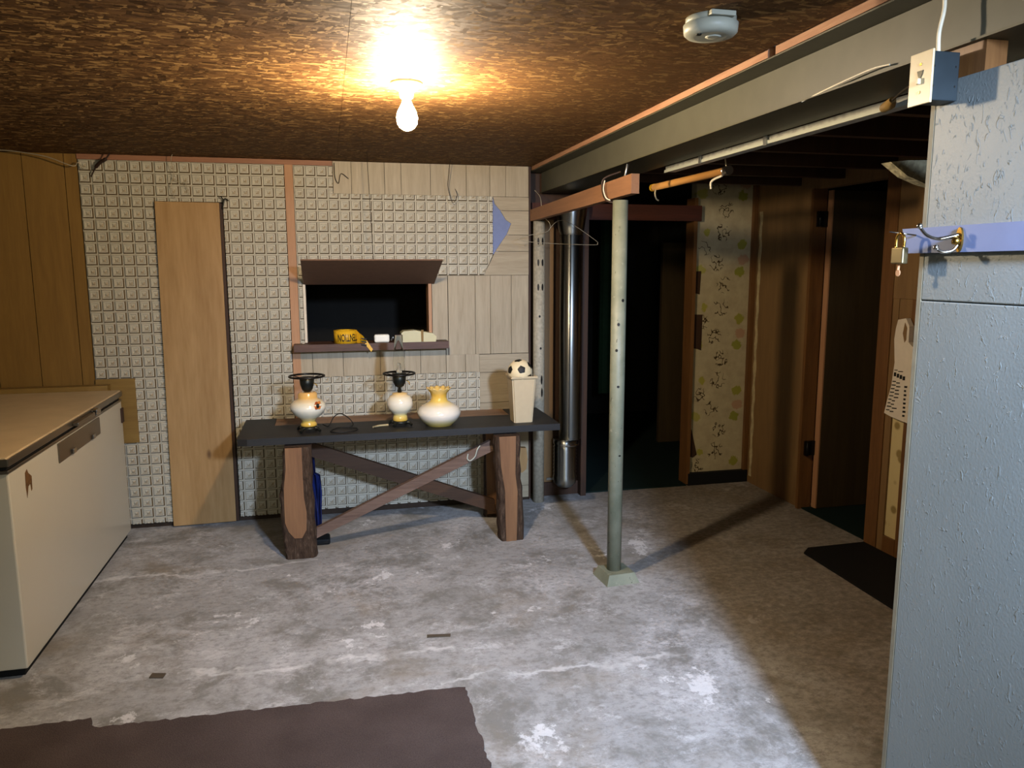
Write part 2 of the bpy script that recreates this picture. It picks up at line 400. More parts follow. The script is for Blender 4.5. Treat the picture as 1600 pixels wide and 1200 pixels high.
# ------------------------------------------------------------------ setting
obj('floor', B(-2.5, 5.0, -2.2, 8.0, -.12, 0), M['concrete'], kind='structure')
c = obj('ceiling', B(-2.5, 1.25, -2.2, 4.80, CEIL+.012, CEIL+.06), M['dark'], kind='structure')
for x0, x1 in ((-2.48, .0795), (.0805, 1.245)):
    obj('osb_panel', B(x0, x1, -2.19, 4.79, CEIL, CEIL+.0118), M['osb'], c)
c2 = obj('ceiling', B(1.545, 5.0, -2.2, 8.0, 2.10, 2.16), M['dark'], kind='structure')
for k in range(9):
    y = 1.0+.41*k
    obj('joist', B(1.56, 4.9, y, y+.04, 1.99, 2.0995), M['darkwood'], c2)
# back wall: backing built round the hatch opening
bw = bm_new()
for a in ((-2.5, -.132, 4.712, 4.80, 0, CEIL), (.603, 1.236, 4.712, 4.80, 0, CEIL), (-.132, .603, 4.712, 4.80, 0, 1.055), (-.132, .603, 4.712, 4.80, 1.42, CEIL)): box(bw, *a)
wb = obj('wall_back', bw, M['groove'], kind='structure')
def planks(x0, x1, z0, z1, cuts, vertical=True, y=4.70, poly=None, nm='plank'):
    g = .0014
    if vertical:
        xs = [x0]+cuts+[x1]
        for a, b_ in zip(xs, xs[1:]): obj(nm, B(a+g, b_-g, y, y+.011, z0, z1), M['oak'], wb)
    else:
        zs = [z0]+cuts+[z1]
        for a, b_ in zip(zs, zs[1:]): obj(nm, B(x0, x1, y, y+.011, a+g, b_-g), M['oakh'], wb)
planks(.056, 1.228, 1.929, CEIL-.002, [.161, .352, .449, .623, .839, .984, 1.083])
# right column of lying planks, cut away round the exposed blue patch
for pts in ([(1.004, 1.927), (1.228, 1.927), (1.228, 1.8475), (1.048, 1.8475), (1.015, 1.885)],
            [(1.050, 1.8445), (1.228, 1.8445), (1.228, 1.7015), (1.089, 1.7015), (1.118, 1.768), (1.085, 1.790)],
            [(1.086, 1.6985), (1.228, 1.6985), (1.228, 1.6005), (1.018, 1.6005), (1.045, 1.640)],
            [(1.016, 1.5975), (1.228, 1.5975), (1.228, 1.455), (.942, 1.455), (.982, 1.53)]):
    obj('plank', P(pts, 'y', 4.70, 4.711), M['oakh'], wb)
obj('bare_patch', P([(.99, 1.928), (1.02, 1.927), (1.05, 1.86), (1.09, 1.80), (1.13, 1.77), (1.10, 1.69), (1.03, 1.59), (1.0, 1.58)], 'y', 4.7095, 4.7115), M['bluepatch'], wb, label='exposed blue-grey paint')
planks(.718, 1.228, .967, 1.4525, [.887, .983, 1.117])
obj('plank', P([(.6205, 1.062), (.704, 1.062), (.704, .967), (.7152, .967), (.7152, 1.4525), (.6205, 1.4525)], 'y', 4.70, 4.711), M['oak'], wb)
planks(-.197, .7005, .856, 1.0175, [-.100, .078, .298, .445, .543])
planks(.7010, .911, .856, .9665, [.821])
planks(.911, 1.228, .02, .9645, [.10, .27, .46, .657, .850], False)
# ochre panelling at the left end
xs = [-2.49, -2.18, -1.96, -1.76, -1.552, -1.349, -1.285]
for a, b_ in zip(xs, xs[1:]): obj('wood_panel', B(a+.002, b_-.002, 4.698, 4.711, 0.02, CEIL-.002), M['ochre'], wb)
obj('patch_board', B(-1.281, -1.078, 4.684, 4.698, .516, .886), M['patch'], wb, label='ochre board nailed over the embossed sheet')
obj('wood_strip', B(-.213, -.167, 4.694, 4.712, .06, 2.084), M['strip'], wb, label='salmon pine strip standing upright')
obj('top_strip', B(-1.283, .054, 4.690, 4.711, 2.084, CEIL-.002), M['stripx'], wb)
obj('end_strip', B(1.229, 1.240, 4.695, 4.711, .01, CEIL-.002), M['darkwood'], wb)

# ------------------------------------------------------------------ embossed sheets
PITCH = .0632
def cell_verts():
    # flat margin, bevelled frame, recess, small pyramid; (left, right, bottom, top) half-widths and relief
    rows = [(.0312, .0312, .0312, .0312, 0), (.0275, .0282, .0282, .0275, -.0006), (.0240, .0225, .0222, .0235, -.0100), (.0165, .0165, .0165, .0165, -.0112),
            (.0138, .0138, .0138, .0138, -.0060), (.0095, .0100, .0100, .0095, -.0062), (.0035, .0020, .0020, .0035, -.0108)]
    vs = []; fs = []; mi = []
    for l_, r_, b_, t_, y in rows: vs += [(-l_, y, -b_), (r_, y, -b_), (r_, y, t_), (-l_, y, t_)]
    for k in range(len(rows)-1):
        for i in range(4):
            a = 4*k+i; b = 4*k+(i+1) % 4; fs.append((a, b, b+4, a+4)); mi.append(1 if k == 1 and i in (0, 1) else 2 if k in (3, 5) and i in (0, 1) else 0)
    n = 4*(len(rows)-1); fs.append((n, n+1, n+2, n+3)); mi.append(0); return vs, fs, mi
CV, CF, CI = cell_verts()
TM = [M['tile'], plain('brown_bevel', '5b4c34', .6, var=.1), plain('pale_brown_bevel', '8b7f68', .6, var=.1)]  # bottom and right bevel faces get darker browns than the rest
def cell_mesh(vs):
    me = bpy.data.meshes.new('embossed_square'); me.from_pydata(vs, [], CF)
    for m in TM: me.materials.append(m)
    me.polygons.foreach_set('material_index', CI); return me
full = cell_mesh(CV)
YT = 4.703
def sheet(label, rects, ox, oz, diag=None):
    """rects: list of (x0,x1,z0,z1) covered; the lattice has its corner at ox, oz"""
    x0 = min(r[0] for r in rects); x1 = max(r[1] for r in rects); z0 = min(r[2] for r in rects); z1 = max(r[3] for r in rects)
    root = thing('embossed_sheet', ((x0+x1)/2, YT, z0), label, 'wall panel', 'embossed off-white sheets on the back wall')
    bb = bm_new()
    lim = (lambda z: 99) if not diag else (lambda z: diag[1]+(diag[3]-diag[1])*min(1, max(0, (z-diag[0])/(diag[2]-diag[0]))))
    for r in rects: prism(bb, [(r[0], r[2]), (min(r[1], lim(r[2])), r[2]), (min(r[1], lim(r[3])), r[3]), (r[0], r[3])], 'y', YT-.0002, YT+.0075)
    obj('backing', bb, M['tileback'], root)
    for (a0, a1, b0, b1) in rects:
        i0 = int(math.floor((a0-ox)/PITCH+1e-4)); i1 = int(math.ceil((a1-ox)/PITCH-1e-4))
        j0 = int(math.floor((oz-b1)/PITCH+1e-4)); j1 = int(math.ceil((oz-b0)/PITCH-1e-4))
        for i in range(i0, i1):
            for j in range(j0, j1):
                cx = ox+(i+.5)*PITCH; cz = oz-(j+.5)*PITCH; h = PITCH/2
                L0, L1, D0, D1 = a0-cx, a1-cx, b0-cz, b1-cz
                if min(h, L1)-max(-h, L0) < .008 or min(h, D1)-max(-h, D0) < .008: continue
                if diag and lim(b0)-cx < h and cz < diag[2]: me = None
                else: me = 0
                if me is None and lim(cz)-cx < -h+.012: continue
                if me == 0 and L0 <= -h+1e-4 and L1 >= h-1e-4 and D0 <= -h+1e-4 and D1 >= h-1e-4 : me = full
                else:
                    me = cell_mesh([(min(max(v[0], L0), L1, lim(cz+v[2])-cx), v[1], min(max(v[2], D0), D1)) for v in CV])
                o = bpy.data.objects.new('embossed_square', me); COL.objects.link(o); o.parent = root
                o.location = Vector((cx, YT-.0004, cz))-root.location
    return root
sheet('off-white embossed sheet of squares left of the tall plywood slab, beside the freezer',
      [(-1.283, -.915, .03, 1.8940)], -1.283, 2.084)
sheet('off-white embossed sheet over and right of the plywood slab, up to the pine strip',
      [(-1.283, -.9155, 1.8946, 2.083), (-.9145, -.5535, 1.869, 2.083), (-.553, -.215, .03, 2.083)], -1.283, 2.084)
sheet('off-white embossed sheet above the wall hatch, under the row of upright pale planks',
      [(-.165, .054, 1.928, 2.083), (-.165, 1.000, 1.5784, 1.9276), (-.165, -.140, 1.06, 1.5782), (-.139, .612, 1.46, 1.5782), (.6121, 1.0, 1.4546, 1.5782)], -.165, 2.084, (1.4546, .942, 1.5782, 1.0))
sheet('off-white embossed sheet low on the back wall behind the log table',
      [(-.166, .910, .04, .8550)], -.180, .876)

# tall plywood slab standing in the doorway of the back wall
t = thing('plywood_door', (-.745, 4.68, 0.006), 'tall narrow golden plywood door slab set in the embossed wall', 'door')
obj('slab', P([(-.906, 1.866), (-.572, 1.864), (-.578, .012), (-.925, .008)], 'y', 4.672, 4.690), M['ply'], t)
obj('edge_strip', P([(-.571, 1.864), (-.556, 1.857), (-.562, .012), (-.577, .012)], 'y', 4.680, 4.701), M['darkwood'], t)

# hatch: dark room behind, frame, flap, sill
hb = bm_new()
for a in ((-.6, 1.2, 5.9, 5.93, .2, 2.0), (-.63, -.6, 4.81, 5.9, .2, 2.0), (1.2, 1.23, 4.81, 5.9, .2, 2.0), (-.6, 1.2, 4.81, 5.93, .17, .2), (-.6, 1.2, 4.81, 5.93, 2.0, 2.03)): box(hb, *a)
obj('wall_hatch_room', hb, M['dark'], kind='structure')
h = thing('wall_hatch', (.235, 4.70, 1.056), 'serving hatch in the back wall with a brown flap propped open and dark ledge', 'hatch')
obj('side_jamb', B(.597, .616, 4.690, 4.80, 1.064, 1.41), M['strip'], h)
obj('side_jamb', B(-.138, -.124, 4.690, 4.80, 1.064, 1.46), M['paperbag'], h, label='pale left jamb of the hatch')
obj('ledge', B(-.200, .705, 4.600, 4.80, 1.018, 1.060), M['sill'], h)
fb = bm_new()
fl = prism(fb, [(4.318, 1.541), (4.693, 1.404), (4.696, 1.410), (4.321, 1.548)], 'x', -.134, .634)
obj('flap', fl, M['flap'], h)
obj('prop_line', T([(.232, 4.30, CEIL), (.252, 4.322, 1.546)], .0016, 5), M['wire'], h)

# ------------------------------------------------------------------ right side of the post: recess, hall, walls
ww = B(1.24, 1.62, 4.84, 4.90, 0, 2.1)
wr = obj('wall_recess', ww, M['darkwood'], kind='structure')
obj('brown_board', B(1.345, 1.412, 4.775, 4.80, .06, 1.86), M['panelbrown'], wr)
obj('frame_post', B(1.585, 1.622, 4.70, 4.84, .0, 1.86), M['darkwood'], wr)
obj('base_board', B(1.30, 1.584, 4.76, 4.80, 0, .09), M['darkwood'], wr)
# hall beyond the opening
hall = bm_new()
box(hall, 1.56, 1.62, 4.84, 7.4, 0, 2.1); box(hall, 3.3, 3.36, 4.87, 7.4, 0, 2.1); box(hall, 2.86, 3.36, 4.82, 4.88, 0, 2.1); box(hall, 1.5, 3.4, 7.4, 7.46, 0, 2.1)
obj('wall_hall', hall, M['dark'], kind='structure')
obj('trim_1', B(1.26, 2.42, 4.745, 4.785, 1.80, 1.90), M['hangwood'], kind='structure')
obj('hall_carpet', P([(1.625, 4.75), (2.37, 4.75), (2.37, 4.89), (3.295, 4.89), (3.295, 7.39), (1.625, 7.39)], 'z', .001, .010), M['carpetgreen'], label='dark green carpet on the hallway floor beyond the opening', cat='carpet')
obj('hall_door', B(2.72, 3.2, 6.0, 6.04, .012, 1.70), M['doorleaf'], label='dark brown door leaf standing deep in the hallway', cat='door')
obj('green_curtain', P([(2.50+.04*i, 6.90+.02*(i % 2)) for i in range(8)]+[(2.78-.04*i, 6.93+.02*((7-i) % 2)) for i in range(8)], 'z', .3, 1.95), M['greenwall'], label='dark green curtain at the end of the hallway', cat='curtain')
# wallpapered wall facing the room
wp = obj('wall_paper', B(2.398, 2.855, 4.785, 4.86, 0, 2.09), M['wallpaper'], kind='structure')
obj('edge_board', B(2.372, 2.397, 4.755, 4.87, .01, 1.95), M['casing'], wp)
obj('corner_strip', B(2.808, 2.838, 4.755, 4.784, .07, 2.08), M['casing'], wp)
for pts in ([(2.400, 1.472), (2.448, 1.474), (2.441, 1.318), (2.402, 1.328)], [(2.402, 1.184), (2.468, 1.182), (2.466, .938), (2.440, .948), (2.404, .955)],
            [(2.400, .42), (2.418, .38), (2.43, .33), (2.46, .21), (2.43, .19), (2.400, .2)]):
    obj('torn_patch', P(pts, 'y', 4.782, 4.7848), M['darkwood'], wp, label='bare brown patch torn in the wallpaper')
obj('baseboard_hall', B(2.385, 2.838, 4.750, 4.784, 0, .085), M['rubber'], kind='structure')
# right wall
rw = bm_new()
for a in ((2.84, 2.90, 4.135, 4.784, 0, 2.09), (2.84, 2.90, 3.50, 4.135, 1.955, 2.09), (2.84, 2.90, 0.2, 3.50, 0, 2.09)): box(rw, *a)
wrt = obj('wall_right', rw, M['panelbrown'], kind='structure')
obj('filler_line', P([(4.70+.006*sin(k*1.7), .05+k*.055) for k in range(34)]+[(4.728+.006*sin(k*2.3+1), .05+k*.055) for k in range(33, -1, -1)], 'x', 2.836, 2.8395), M['caulk'], wrt, label='wavering line of pale filler')
obj('door_jamb', B(2.815, 2.905, 4.110, 4.1345, 0, 1.955), M['casing'], wrt)
obj('casing_board', B(2.818, 2.8395, 3.405, 3.497, .0, 2.0), M['casing'], wrt)
obj('upper_board', B(2.822, 2.8395, 1.6, 3.404, 1.34, 2.0), M['panelbrown'], wrt)
obj('wallpaper_strip', B(2.834, 2.8395, 3.27, 3.36, .09, .80), M['leaf'], wrt)
obj('lower_strip', B(2.828, 2.8395, 3.27, 3.36, .8005, 1.339), M['panelbrown'], wrt)
obj('lower_strip', B(2.824, 2.8395, 3.361, 3.404, .0, 1.339), M['panelbrown'], wrt)
obj('lower_strip', B(2.824, 2.8395, 3.10, 3.269, .0, 1.339), M['casing'], wrt)
obj('base_strip', B(2.822, 2.8335, 3.27, 3.36, .0, .09), M['casing'], wrt)
d = thing('door_1', (2.9, 4.09, 0), kind='structure')
obj('door_leaf', B(2.915, 3.66, 4.062, 4.100, .012, 1.945), M['doorleaf'], d)
obj('leaf_edge', B(2.905, 2.9145, 4.060, 4.102, .012, 1.945), M['strip'], d)
for z in (.345, 1.735):
    hg = B(2.838, 2.905, 4.094, 4.110, z, z+.09); lathe(hg, [(.008, 0), (.008, .09)], (2.846, 4.085, z), 10)
    obj('hinge', hg, M['blackmetal'], d)
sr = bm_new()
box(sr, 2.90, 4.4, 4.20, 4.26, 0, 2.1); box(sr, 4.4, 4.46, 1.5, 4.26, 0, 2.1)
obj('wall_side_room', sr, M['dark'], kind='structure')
obj('side_room_carpet', P([(2.842, 4.13), (4.39, 4.19), (4.39, 2.0), (2.905, 2.0), (2.905, 3.495), (2.842, 3.505)], 'z', .001, .008), M['carpetgreen'], label='dark green carpet through the doorway in the right wall', cat='carpet')

# grey boarded partition, close on the right
gw = obj('wall_partition', B(1.335, 1.43, -1.8, 1.500, 0, 1.896), M['grey'], kind='structure')
def board(z0, z1, y0=-1.8):
    b = B(1.320, 1.3345, y0, 1.503, z0, z1, bev=.0025); return obj('wall_board', b, M['grey'], gw)
board(0, 1.4225); board(1.4248, 1.896)
obj('end_board', B(1.3195, 1.432, 1.5035, 1.516, 0, 1.893), plain('tan_edge', '8b8570', .6), gw)
# steel beam over it, with the pine strip and pale rail
bmn = thing('steel_beam', (1.42, 1.5, 1.963), 'long olive-painted steel beam running under the ceiling edge above the grey wall', 'beam')
b1 = bm_new(); box(b1, 1.332, 1.54, -2.1, 4.78, 1.968, 2.085); obj('web', b1, M['beam'], bmn)
obj('bottom_flange', B(1.322, 1.542, -2.1, 4.78, 1.9625, 1.9675), M['beamdark'], bmn)
obj('top_flange', B(1.252, 1.54, -2.1, 4.78, 2.086, 2.090), M['beamdark'], bmn)
ps = thing('pine_strip', (1.262, 1.5, 2.092), 'rough splintered pine strip along the ceiling edge above the steel beam', 'wood strip')
for y0, y1 in ((-2.1, 2.045), (2.085, 4.78)):
    k = bm_new(); n = int((y1-y0)/.05)
    low = [(y0+(y1-y0)*i/n, 2.0915+random.uniform(0, .0015)) for i in range(n+1)]
    up = [(y0+(y1-y0)*i/n, 2.124+random.uniform(-.001, .001)) for i in range(n, -1, -1)]
    prism(k, low+up, 'x', 1.252, 1.30); obj('strip_piece', k, M['stripy'], ps)
dr = thing('pale_rail', (1.58, 1.5, 1.935), 'pale zinc rail with a lower lip running behind the steel beam', 'rail')
obj('rail_face', B(1.552, 1.60, .4, 3.42, 1.938, 1.962), plain('dusty_white_zinc', 'a9a89c', .6, var=.25, scale=40), dr)
obj('rail_lip', B(1.545, 1.552, .4, 3.42, 1.934, 1.946), M['alarm'], dr)
for y in (2.55, 3.05): obj('clip', B(1.540, 1.5445, y, y+.02, 1.930, 1.962), M['galvdull'], dr)
obj('fibre_offcut', P([(1.60, 1.800), (1.66, 1.806), (1.90, 1.815), (2.8395, 1.815), (2.8395, 1.70), (1.90, 1.70), (1.72, 1.742), (1.66, 1.762)], 'y', 1.98, 2.02), M['fibre'], label='pale rough fibreboard offcut sticking out from behind the grey wall', cat='board')
obj('wood_block', B(1.337, 1.39, 1.395, 1.499, 1.8962, 1.9618), M['casing'], label='brown wood block wedged between grey wall and steel beam', cat='wood block')

# ------------------------------------------------------------------ ceiling bulb, alarm
BX, BY = .283, 2.70
lb = thing('ceiling_lamp', (BX, BY, CEIL), 'bare glowing bulb in a white porcelain holder on the ceiling', 'lamp')
obj('lamp_holder', L([(.052, 0), (.052, -.006), (.040, -.020), (.024, -.030), (.021, -.050)][::-1], (BX, BY, CEIL), 28), M['whiteplastic'], lb)
em = bpy.data.materials.new('lit_bulb'); em.use_nodes = True; tt = em.node_tree; tt.nodes.remove(tt.nodes['Principled BSDF'])
e_ = tt.nodes.new('ShaderNodeEmission'); e_.inputs[0].default_value = (1.0, .79, .54, 1); e_.inputs[1].default_value = BULB_STRENGTH
tt.links.new(e_.outputs[0], tt.nodes['Material Output'].inputs[0])
prof = [(.0145, -.050), (.014, -.062), (.022, -.078), (.031, -.094), (.0355, -.114), (.0330, -.133), (.024, -.147), (.012, -.154), (.002, -.156)]
obj('bulb', L(prof[::-1], (BX, BY, CEIL), 24), em, lb)
al = thing('smoke_alarm', (.955, 1.86, CEIL-.04), 'round white smoke alarm on the board ceiling', 'smoke alarm')
AC = (.955, 1.86, CEIL)
obj('mount', L([(.060, -.0145), (.062, -.008), (.062, 0)], AC, 40), M['alarm'], al)
obj('cover', L([(.040, -.0445), (.058, -.043), (.0655, -.036), (.0675, -.0165), (.064, -.0150)], AC, 44), M['alarm'], al)
obj('grille', L([(.012, -.0465), (.020, -.0450)], (AC[0]+.005, AC[1]-.005, AC[2]), 20), M['alarm'], al)
obj('test_button', L([(.006, -.0475), (.007, -.045)], (AC[0]-.04, AC[1]-.018, AC[2]), 14), M['castmetal'], al)
bm = B(AC[0]-.035, AC[0]+.03, AC[1]-.072, AC[1]-.055, CEIL-.013, CEIL-.001, bev=.002)
obj('latch', bm, M['alarm'], al)

# ------------------------------------------------------------------ chest freezer
fz = thing('chest_freezer', (-1.5, 3.79, 0), 'long white chest freezer with tan lid against the left end of the back wall', 'freezer')
obj('cabinet', B(-1.86, -1.13, 3.005, 4.575, .035, .790, bev=.006), M['white'], fz)
obj('plinth', B(-1.84, -1.15, 3.03, 4.56, 0, .034), M['rubber'], fz)
obj('gasket', B(-1.85, -1.138, 3.015, 4.565, .7905, .803), M['rubber'], fz)
obj('lower_trim', B(-1.861, -1.1275, 3.001, 4.578, .777, .7905, bev=.002), M['chromedark'], fz)
obj('lid', B(-1.862, -1.130, 3.003, 4.578, .8035, .838, bev=.004), M['lidtop'], fz)
lt = bm_new(); box(lt, -1.1298, -1.124, 3.001, 4.580, .804, .832, bev=.002); box(lt, -1.863, -1.1245, 2.997, 3.0025, .804, .832, bev=.002)
obj('lid_trim', lt, M['chromedark'], fz)
hd = obj('lid_handle', B(-1.1235, -1.100, 3.72, 3.98, .806, .822, bev=.003), M['chromedark'], fz)
obj('latch', B(-1.1235, -1.098, 4.00, 4.07, .800, .830, bev=.004), M['chrome'], fz)
pl = obj('name_plate', B(-1.1298, -1.1245, 3.52, 4.13, .688, .772, bev=.001), M['chromedark'], fz)
obj('lock', B(-1.1244, -1.116, 3.98, 4.02, .690, .712, bev=.002), M['chrome'], fz)
obj('lock', B(-1.1244, -1.116, 3.68, 3.72, .690, .712, bev=.002), M['chrome'], fz)
obj('corner_cap', B(-1.1299, -1.122, 4.540, 4.5795, .66, .74, bev=.001), M['darkwood'], fz)
obj('rust_patch', P([(3.155, .742), (3.175, .752), (3.185, .735), (3.215, .715), (3.21, .665), (3.20, .660), (3.195, .69), (3.175, .685), (3.155, .645), (3.15, .69)], 'x', -1.1299, -1.1290), plain('rust', '5a3d1c', .9, var=.4, scale=90), fz, label='brown rust patch')
obj('folded_board', P([(-1.86, 4.59), (-1.30, 4.59), (-1.20, 4.60), (-1.20, 4.66), (-1.86, 4.66)], 'z', .40, .862), M['patch'], label='ochre board standing between the freezer and the wall', cat='board')

# ------------------------------------------------------------------ log table
TZ = .64
tb = thing('log_table', (.37, 4.3, 0), 'rustic table with black top and live-edge log legs in front of the back wall', 'table')
obj('table_board', P([(-.475, 4.045), (-.425, 4.030), (1.235, 4.030), (1.238, 4.36), (-.478, 4.36)], 'z', TZ-.036, TZ), M['tabledark'], tb, label='black front board')
obj('table_board', B(-.31, 1.02, 4.3625, 4.560, TZ-.043, TZ-.001), M['tablebrown'], tb, label='worn brown rear board')
obj('table_board', B(-.480, -.3125, 4.3625, 4.575, TZ-.043, TZ-.001), M['tabledark'], tb)
obj('table_board', B(1.0225, 1.238, 4.3625, 4.550, TZ-.043, TZ-.001), M['tabledark'], tb)
def logleg(out, cut, y0, y1, cuty, lab):
    # rounded log: outline at several depths, front sawn flat
    bm = bm_new(); cx = sum(p[0] for p in out)/len(out); rings = []
    for k, (yy, s) in enumerate(((y0, .86), (y0+.018, 1.0), ((y0+y1)/2, 1.04), (y1, .8))):
        rings.append([bm.verts.new((cx+(p[0]-cx)*s+.004*sin(9*i+k), yy, p[1])) for i, p in enumerate(out)])
    n = len(out)
    bm.faces.new(rings[0]); bm.faces.new(rings[-1][::-1])
    for a, b in zip(rings, rings[1:]):
        for i in range(n):
            f = bm.faces.new([a[i], b[i], b[(i+1) % n], a[(i+1) % n]])
    bmesh.ops.recalc_face_normals(bm, faces=bm.faces)
    o = obj('leg', bm, M['bark'], tb, label=lab)
    obj('sawn_face', P(cut, 'y', cuty, y0+.01), M['cut'], o)
def dense(pts, k=3):
    out = []
    for i, p in enumerate(pts):
        q = pts[(i+1) % len(pts)]
        for j in range(k): out.append((p[0]+(q[0]-p[0])*j/k, p[1]+(q[1]-p[1])*j/k))
    return out
Lout = [(-.249, .594), (-.259, .43), (-.277, .337), (-.273, .177), (-.266, .062), (-.258, .0), (-.104, .0), (-.106, .125), (-.113, .373), (-.112, .594)]
Lcut = [(-.240, .594), (-.241, .48), (-.254, .388), (-.256, .295), (-.256, .201), (-.240, .152), (-.212, .115), (-.174, .114), (-.151, .155), (-.146, .249), (-.156, .325), (-.159, .475), (-.158, .594)]
Rout = [(.858, .594), (.860, .453), (.876, .283), (.876, .122), (.884, 0), (1.021, 0), (1.013, .253), (.999, .395), (.999, .594)]
Rcut = [(.877, .594), (.886, .427), (.908, .286), (.910, .126), (.914, .0), (.972, .0), (.976, .126), (.978, .282), (.966, .382), (.970, .594)]
logleg(dense(Lout), Lcut, 3.985, 4.11, 3.980, 'left front log leg with a bark foot')
logleg(dense(Rout), Rcut, 3.985, 4.11, 3.980, 'right front log leg')
logleg(dense([(-.24, .59), (-.26, .3), (-.27, 0), (-.15, 0), (-.14, .59)]), [(-.23, .59), (-.24, .02), (-.17, .02), (-.16, .59)], 4.40, 4.50, 4.394, 'left rear log leg')
logleg(dense([(.885, .59), (.89, .3), (.885, 0), (1.02, 0), (1.02, .59)]), [(.89, .59), (.895, .02), (.985, .02), (.98, .59)], 4.42, 4.52, 4.414, 'right rear log leg')
obj('branch_stub', P([(1.015, .475), (1.085, .470), (1.092, .40), (1.085, .345), (1.06, .325), (1.015, .33)], 'y', 4.20, 4.24), M['ply'], tb, label='sawn branch stub at the right legs')
obj('brace', P([(-.104, .060), (-.104, .115), (.861, .548), (.872, .487)], 'y', 4.115, 4.150), M['brace'], tb, label='weathered brace rising to the right')
obj('brace', P([(-.125, .535), (-.125, .455), (.93, .048), (.93, .125)], 'y', 4.355, 4.392), M['bracedark'], tb, label='dark brace falling to the right')
obj('wire_hook', T(smooth([(.728, 4.112, .478), (.722, 4.106, .452), (.738, 4.104, .440), (.765, 4.104, .462), (.778, 4.104, .500), (.795, 4.108, .522)]), .004, 6), M['alarm'], label='pale bent wire hook on the table brace', cat='hook')
# blue cloth behind the left leg
cb = bm_new(); rows = []
zs = [(.50, -.133, -.108), (.42, -.134, -.108), (.335, -.132, -.104), (.325, -.13, -.078), (.22, -.124, -.072), (.11, -.120, -.078), (.03, -.118, -.080), (.0, -.118, -.078)]
for k, (z, a, b) in enumerate(zs):
    rows.append([(a+(b-a)*i/6, 4.44+.018*sin(i*2.4+k), z) for i in range(7)])
g0 = [[cb.verts.new(p) for p in r] for r in rows]; g1 = [[cb.verts.new((p[0], p[1]+.012, p[2])) for p in r] for r in rows]
for k in range(len(rows)-1):
    for i in range(6):
        cb.faces.new([g0[k][i], g0[k+1][i], g0[k+1][i+1], g0[k][i+1]]); cb.faces.new([g1[k][i], g1[k][i+1], g1[k+1][i+1], g1[k+1][i]])
for k in range(len(rows)-1):
    cb.faces.new([g0[k][0], g1[k][0], g1[k+1][0], g0[k+1][0]]); cb.faces.new([g0[k][6], g0[k+1][6], g1[k+1][6], g1[k][6]])
obj('blue_cloth', cb, M['clothblue'], label='dark blue cloth hanging behind the left leg of the log table', cat='cloth')
obj('black_shoe', B(-.115, -.035, 4.16, 4.26, 0.0, .035, bev=.01), M['rubber'], label='small black block on the floor at the left table leg', cat='block')

# ------------------------------------------------------------------ things on the table
yel, cre, dk = 'd9b04a', 'd6cdb4', 'b98a2c'
M['fontA'] = shade_glass('painted_glass_a', [(.67, 'cfa23c'), (.70, 'd8b55a'), (.725, 'ddd3b4'), (.77, 'e0dac8'), (.80, 'ddd0b0'), (.825, 'd3a55a'), (.86, 'd6a564')])
M['fontB'] = shade_glass('painted_glass_b', [(.67, 'cfa23c'), (.70, 'd8c070'), (.72, 'ddd3b4'), (.77, 'e3d9c4'), (.80, 'e0d2b4'), (.82, 'd5b070')])
M['shadeG'] = shade_glass('painted_glass_shade', [(.64, '9c8434'), (.66, 'c9b674'), (.69, 'e2d8c8'), (.745, 'e4dac6'), (.775, 'dcba5e'), (.81, 'd7a842'), (.845, 'd6b266'), (.855, 'e4d8b8')])
def oil_lamp(x, y, label, font, mat, zc, big):
    t = thing('oil_lamp', (x, y, TZ), label, 'lamp', 'glass lamps on the log table')
    fo = bm_new()
    lathe(fo, [(.030, .012), (.050, .016), (.046, .026), (.036, .032)], (x, y, TZ), 24)
    for k in range(4):
        a = pi/4+k*pi/2+.2
        tube(fo, [(x+.040*cos(a), y+.040*sin(a), TZ+.022), (x+.058*cos(a), y+.058*sin(a), TZ+.020), (x+.068*cos(a), y+.068*sin(a), TZ+.009), (x+.072*cos(a), y+.072*sin(a), TZ+.0085)], [.008, .009, .0075, .008], 8)
    obj('footed_base', fo, M['castmetal'], t)
    f = obj('glass_font', L(font, (x, y, TZ), 36), mat, t)
    top = font[-1][1]
    obj('burner', L([(.012, top), (.008, top+.026) if not big else (.020, top+.003), (.024, top+.034) if not big else (.028, top+.014), (.035, top+.058) if not big else (.036, top+.040), (.039, top+.078 if big else top+.105), (.034, top+.079 if big else top+.106)], (x, y, TZ), 28), M['castmetal'], t)
    rz = TZ+zc
    R = .090 if big else .085
    rg = bm_new(); tube(rg, [(x+R*cos(2*pi*k/40), y+R*sin(2*pi*k/40), rz) for k in range(40)], .0055, 8, True)
    for k in range(3):
        a = 2*pi*k/3+.5; tube(rg, [(x+.03*cos(a), y+.03*sin(a), rz-.012), (x+R*cos(a), y+R*sin(a), rz)], .0025, 6)
    obj('shade_ring', rg, M['blackmetal'], t)
    obj('wick_key', T([(x+.035, y-.015, rz-.035), (x+.05, y-.025, rz-.045), (x+.052, y-.026, rz-.06)], .0028, 6), M['brass'], t)
    return t, f
fa = [(.038, .030), (.044, .034), (.042, .044), (.034, .058), (.045, .072), (.072, .092), (.090, .118), (.094, .134), (.088, .152), (.070, .170), (.050, .180), (.050, .205), (.040, .214)]
t1, f1 = oil_lamp(-.122, 4.16, 'larger cream glass lamp with painted flower, at the left end of the log table', fa, M['fontA'], .297, True)
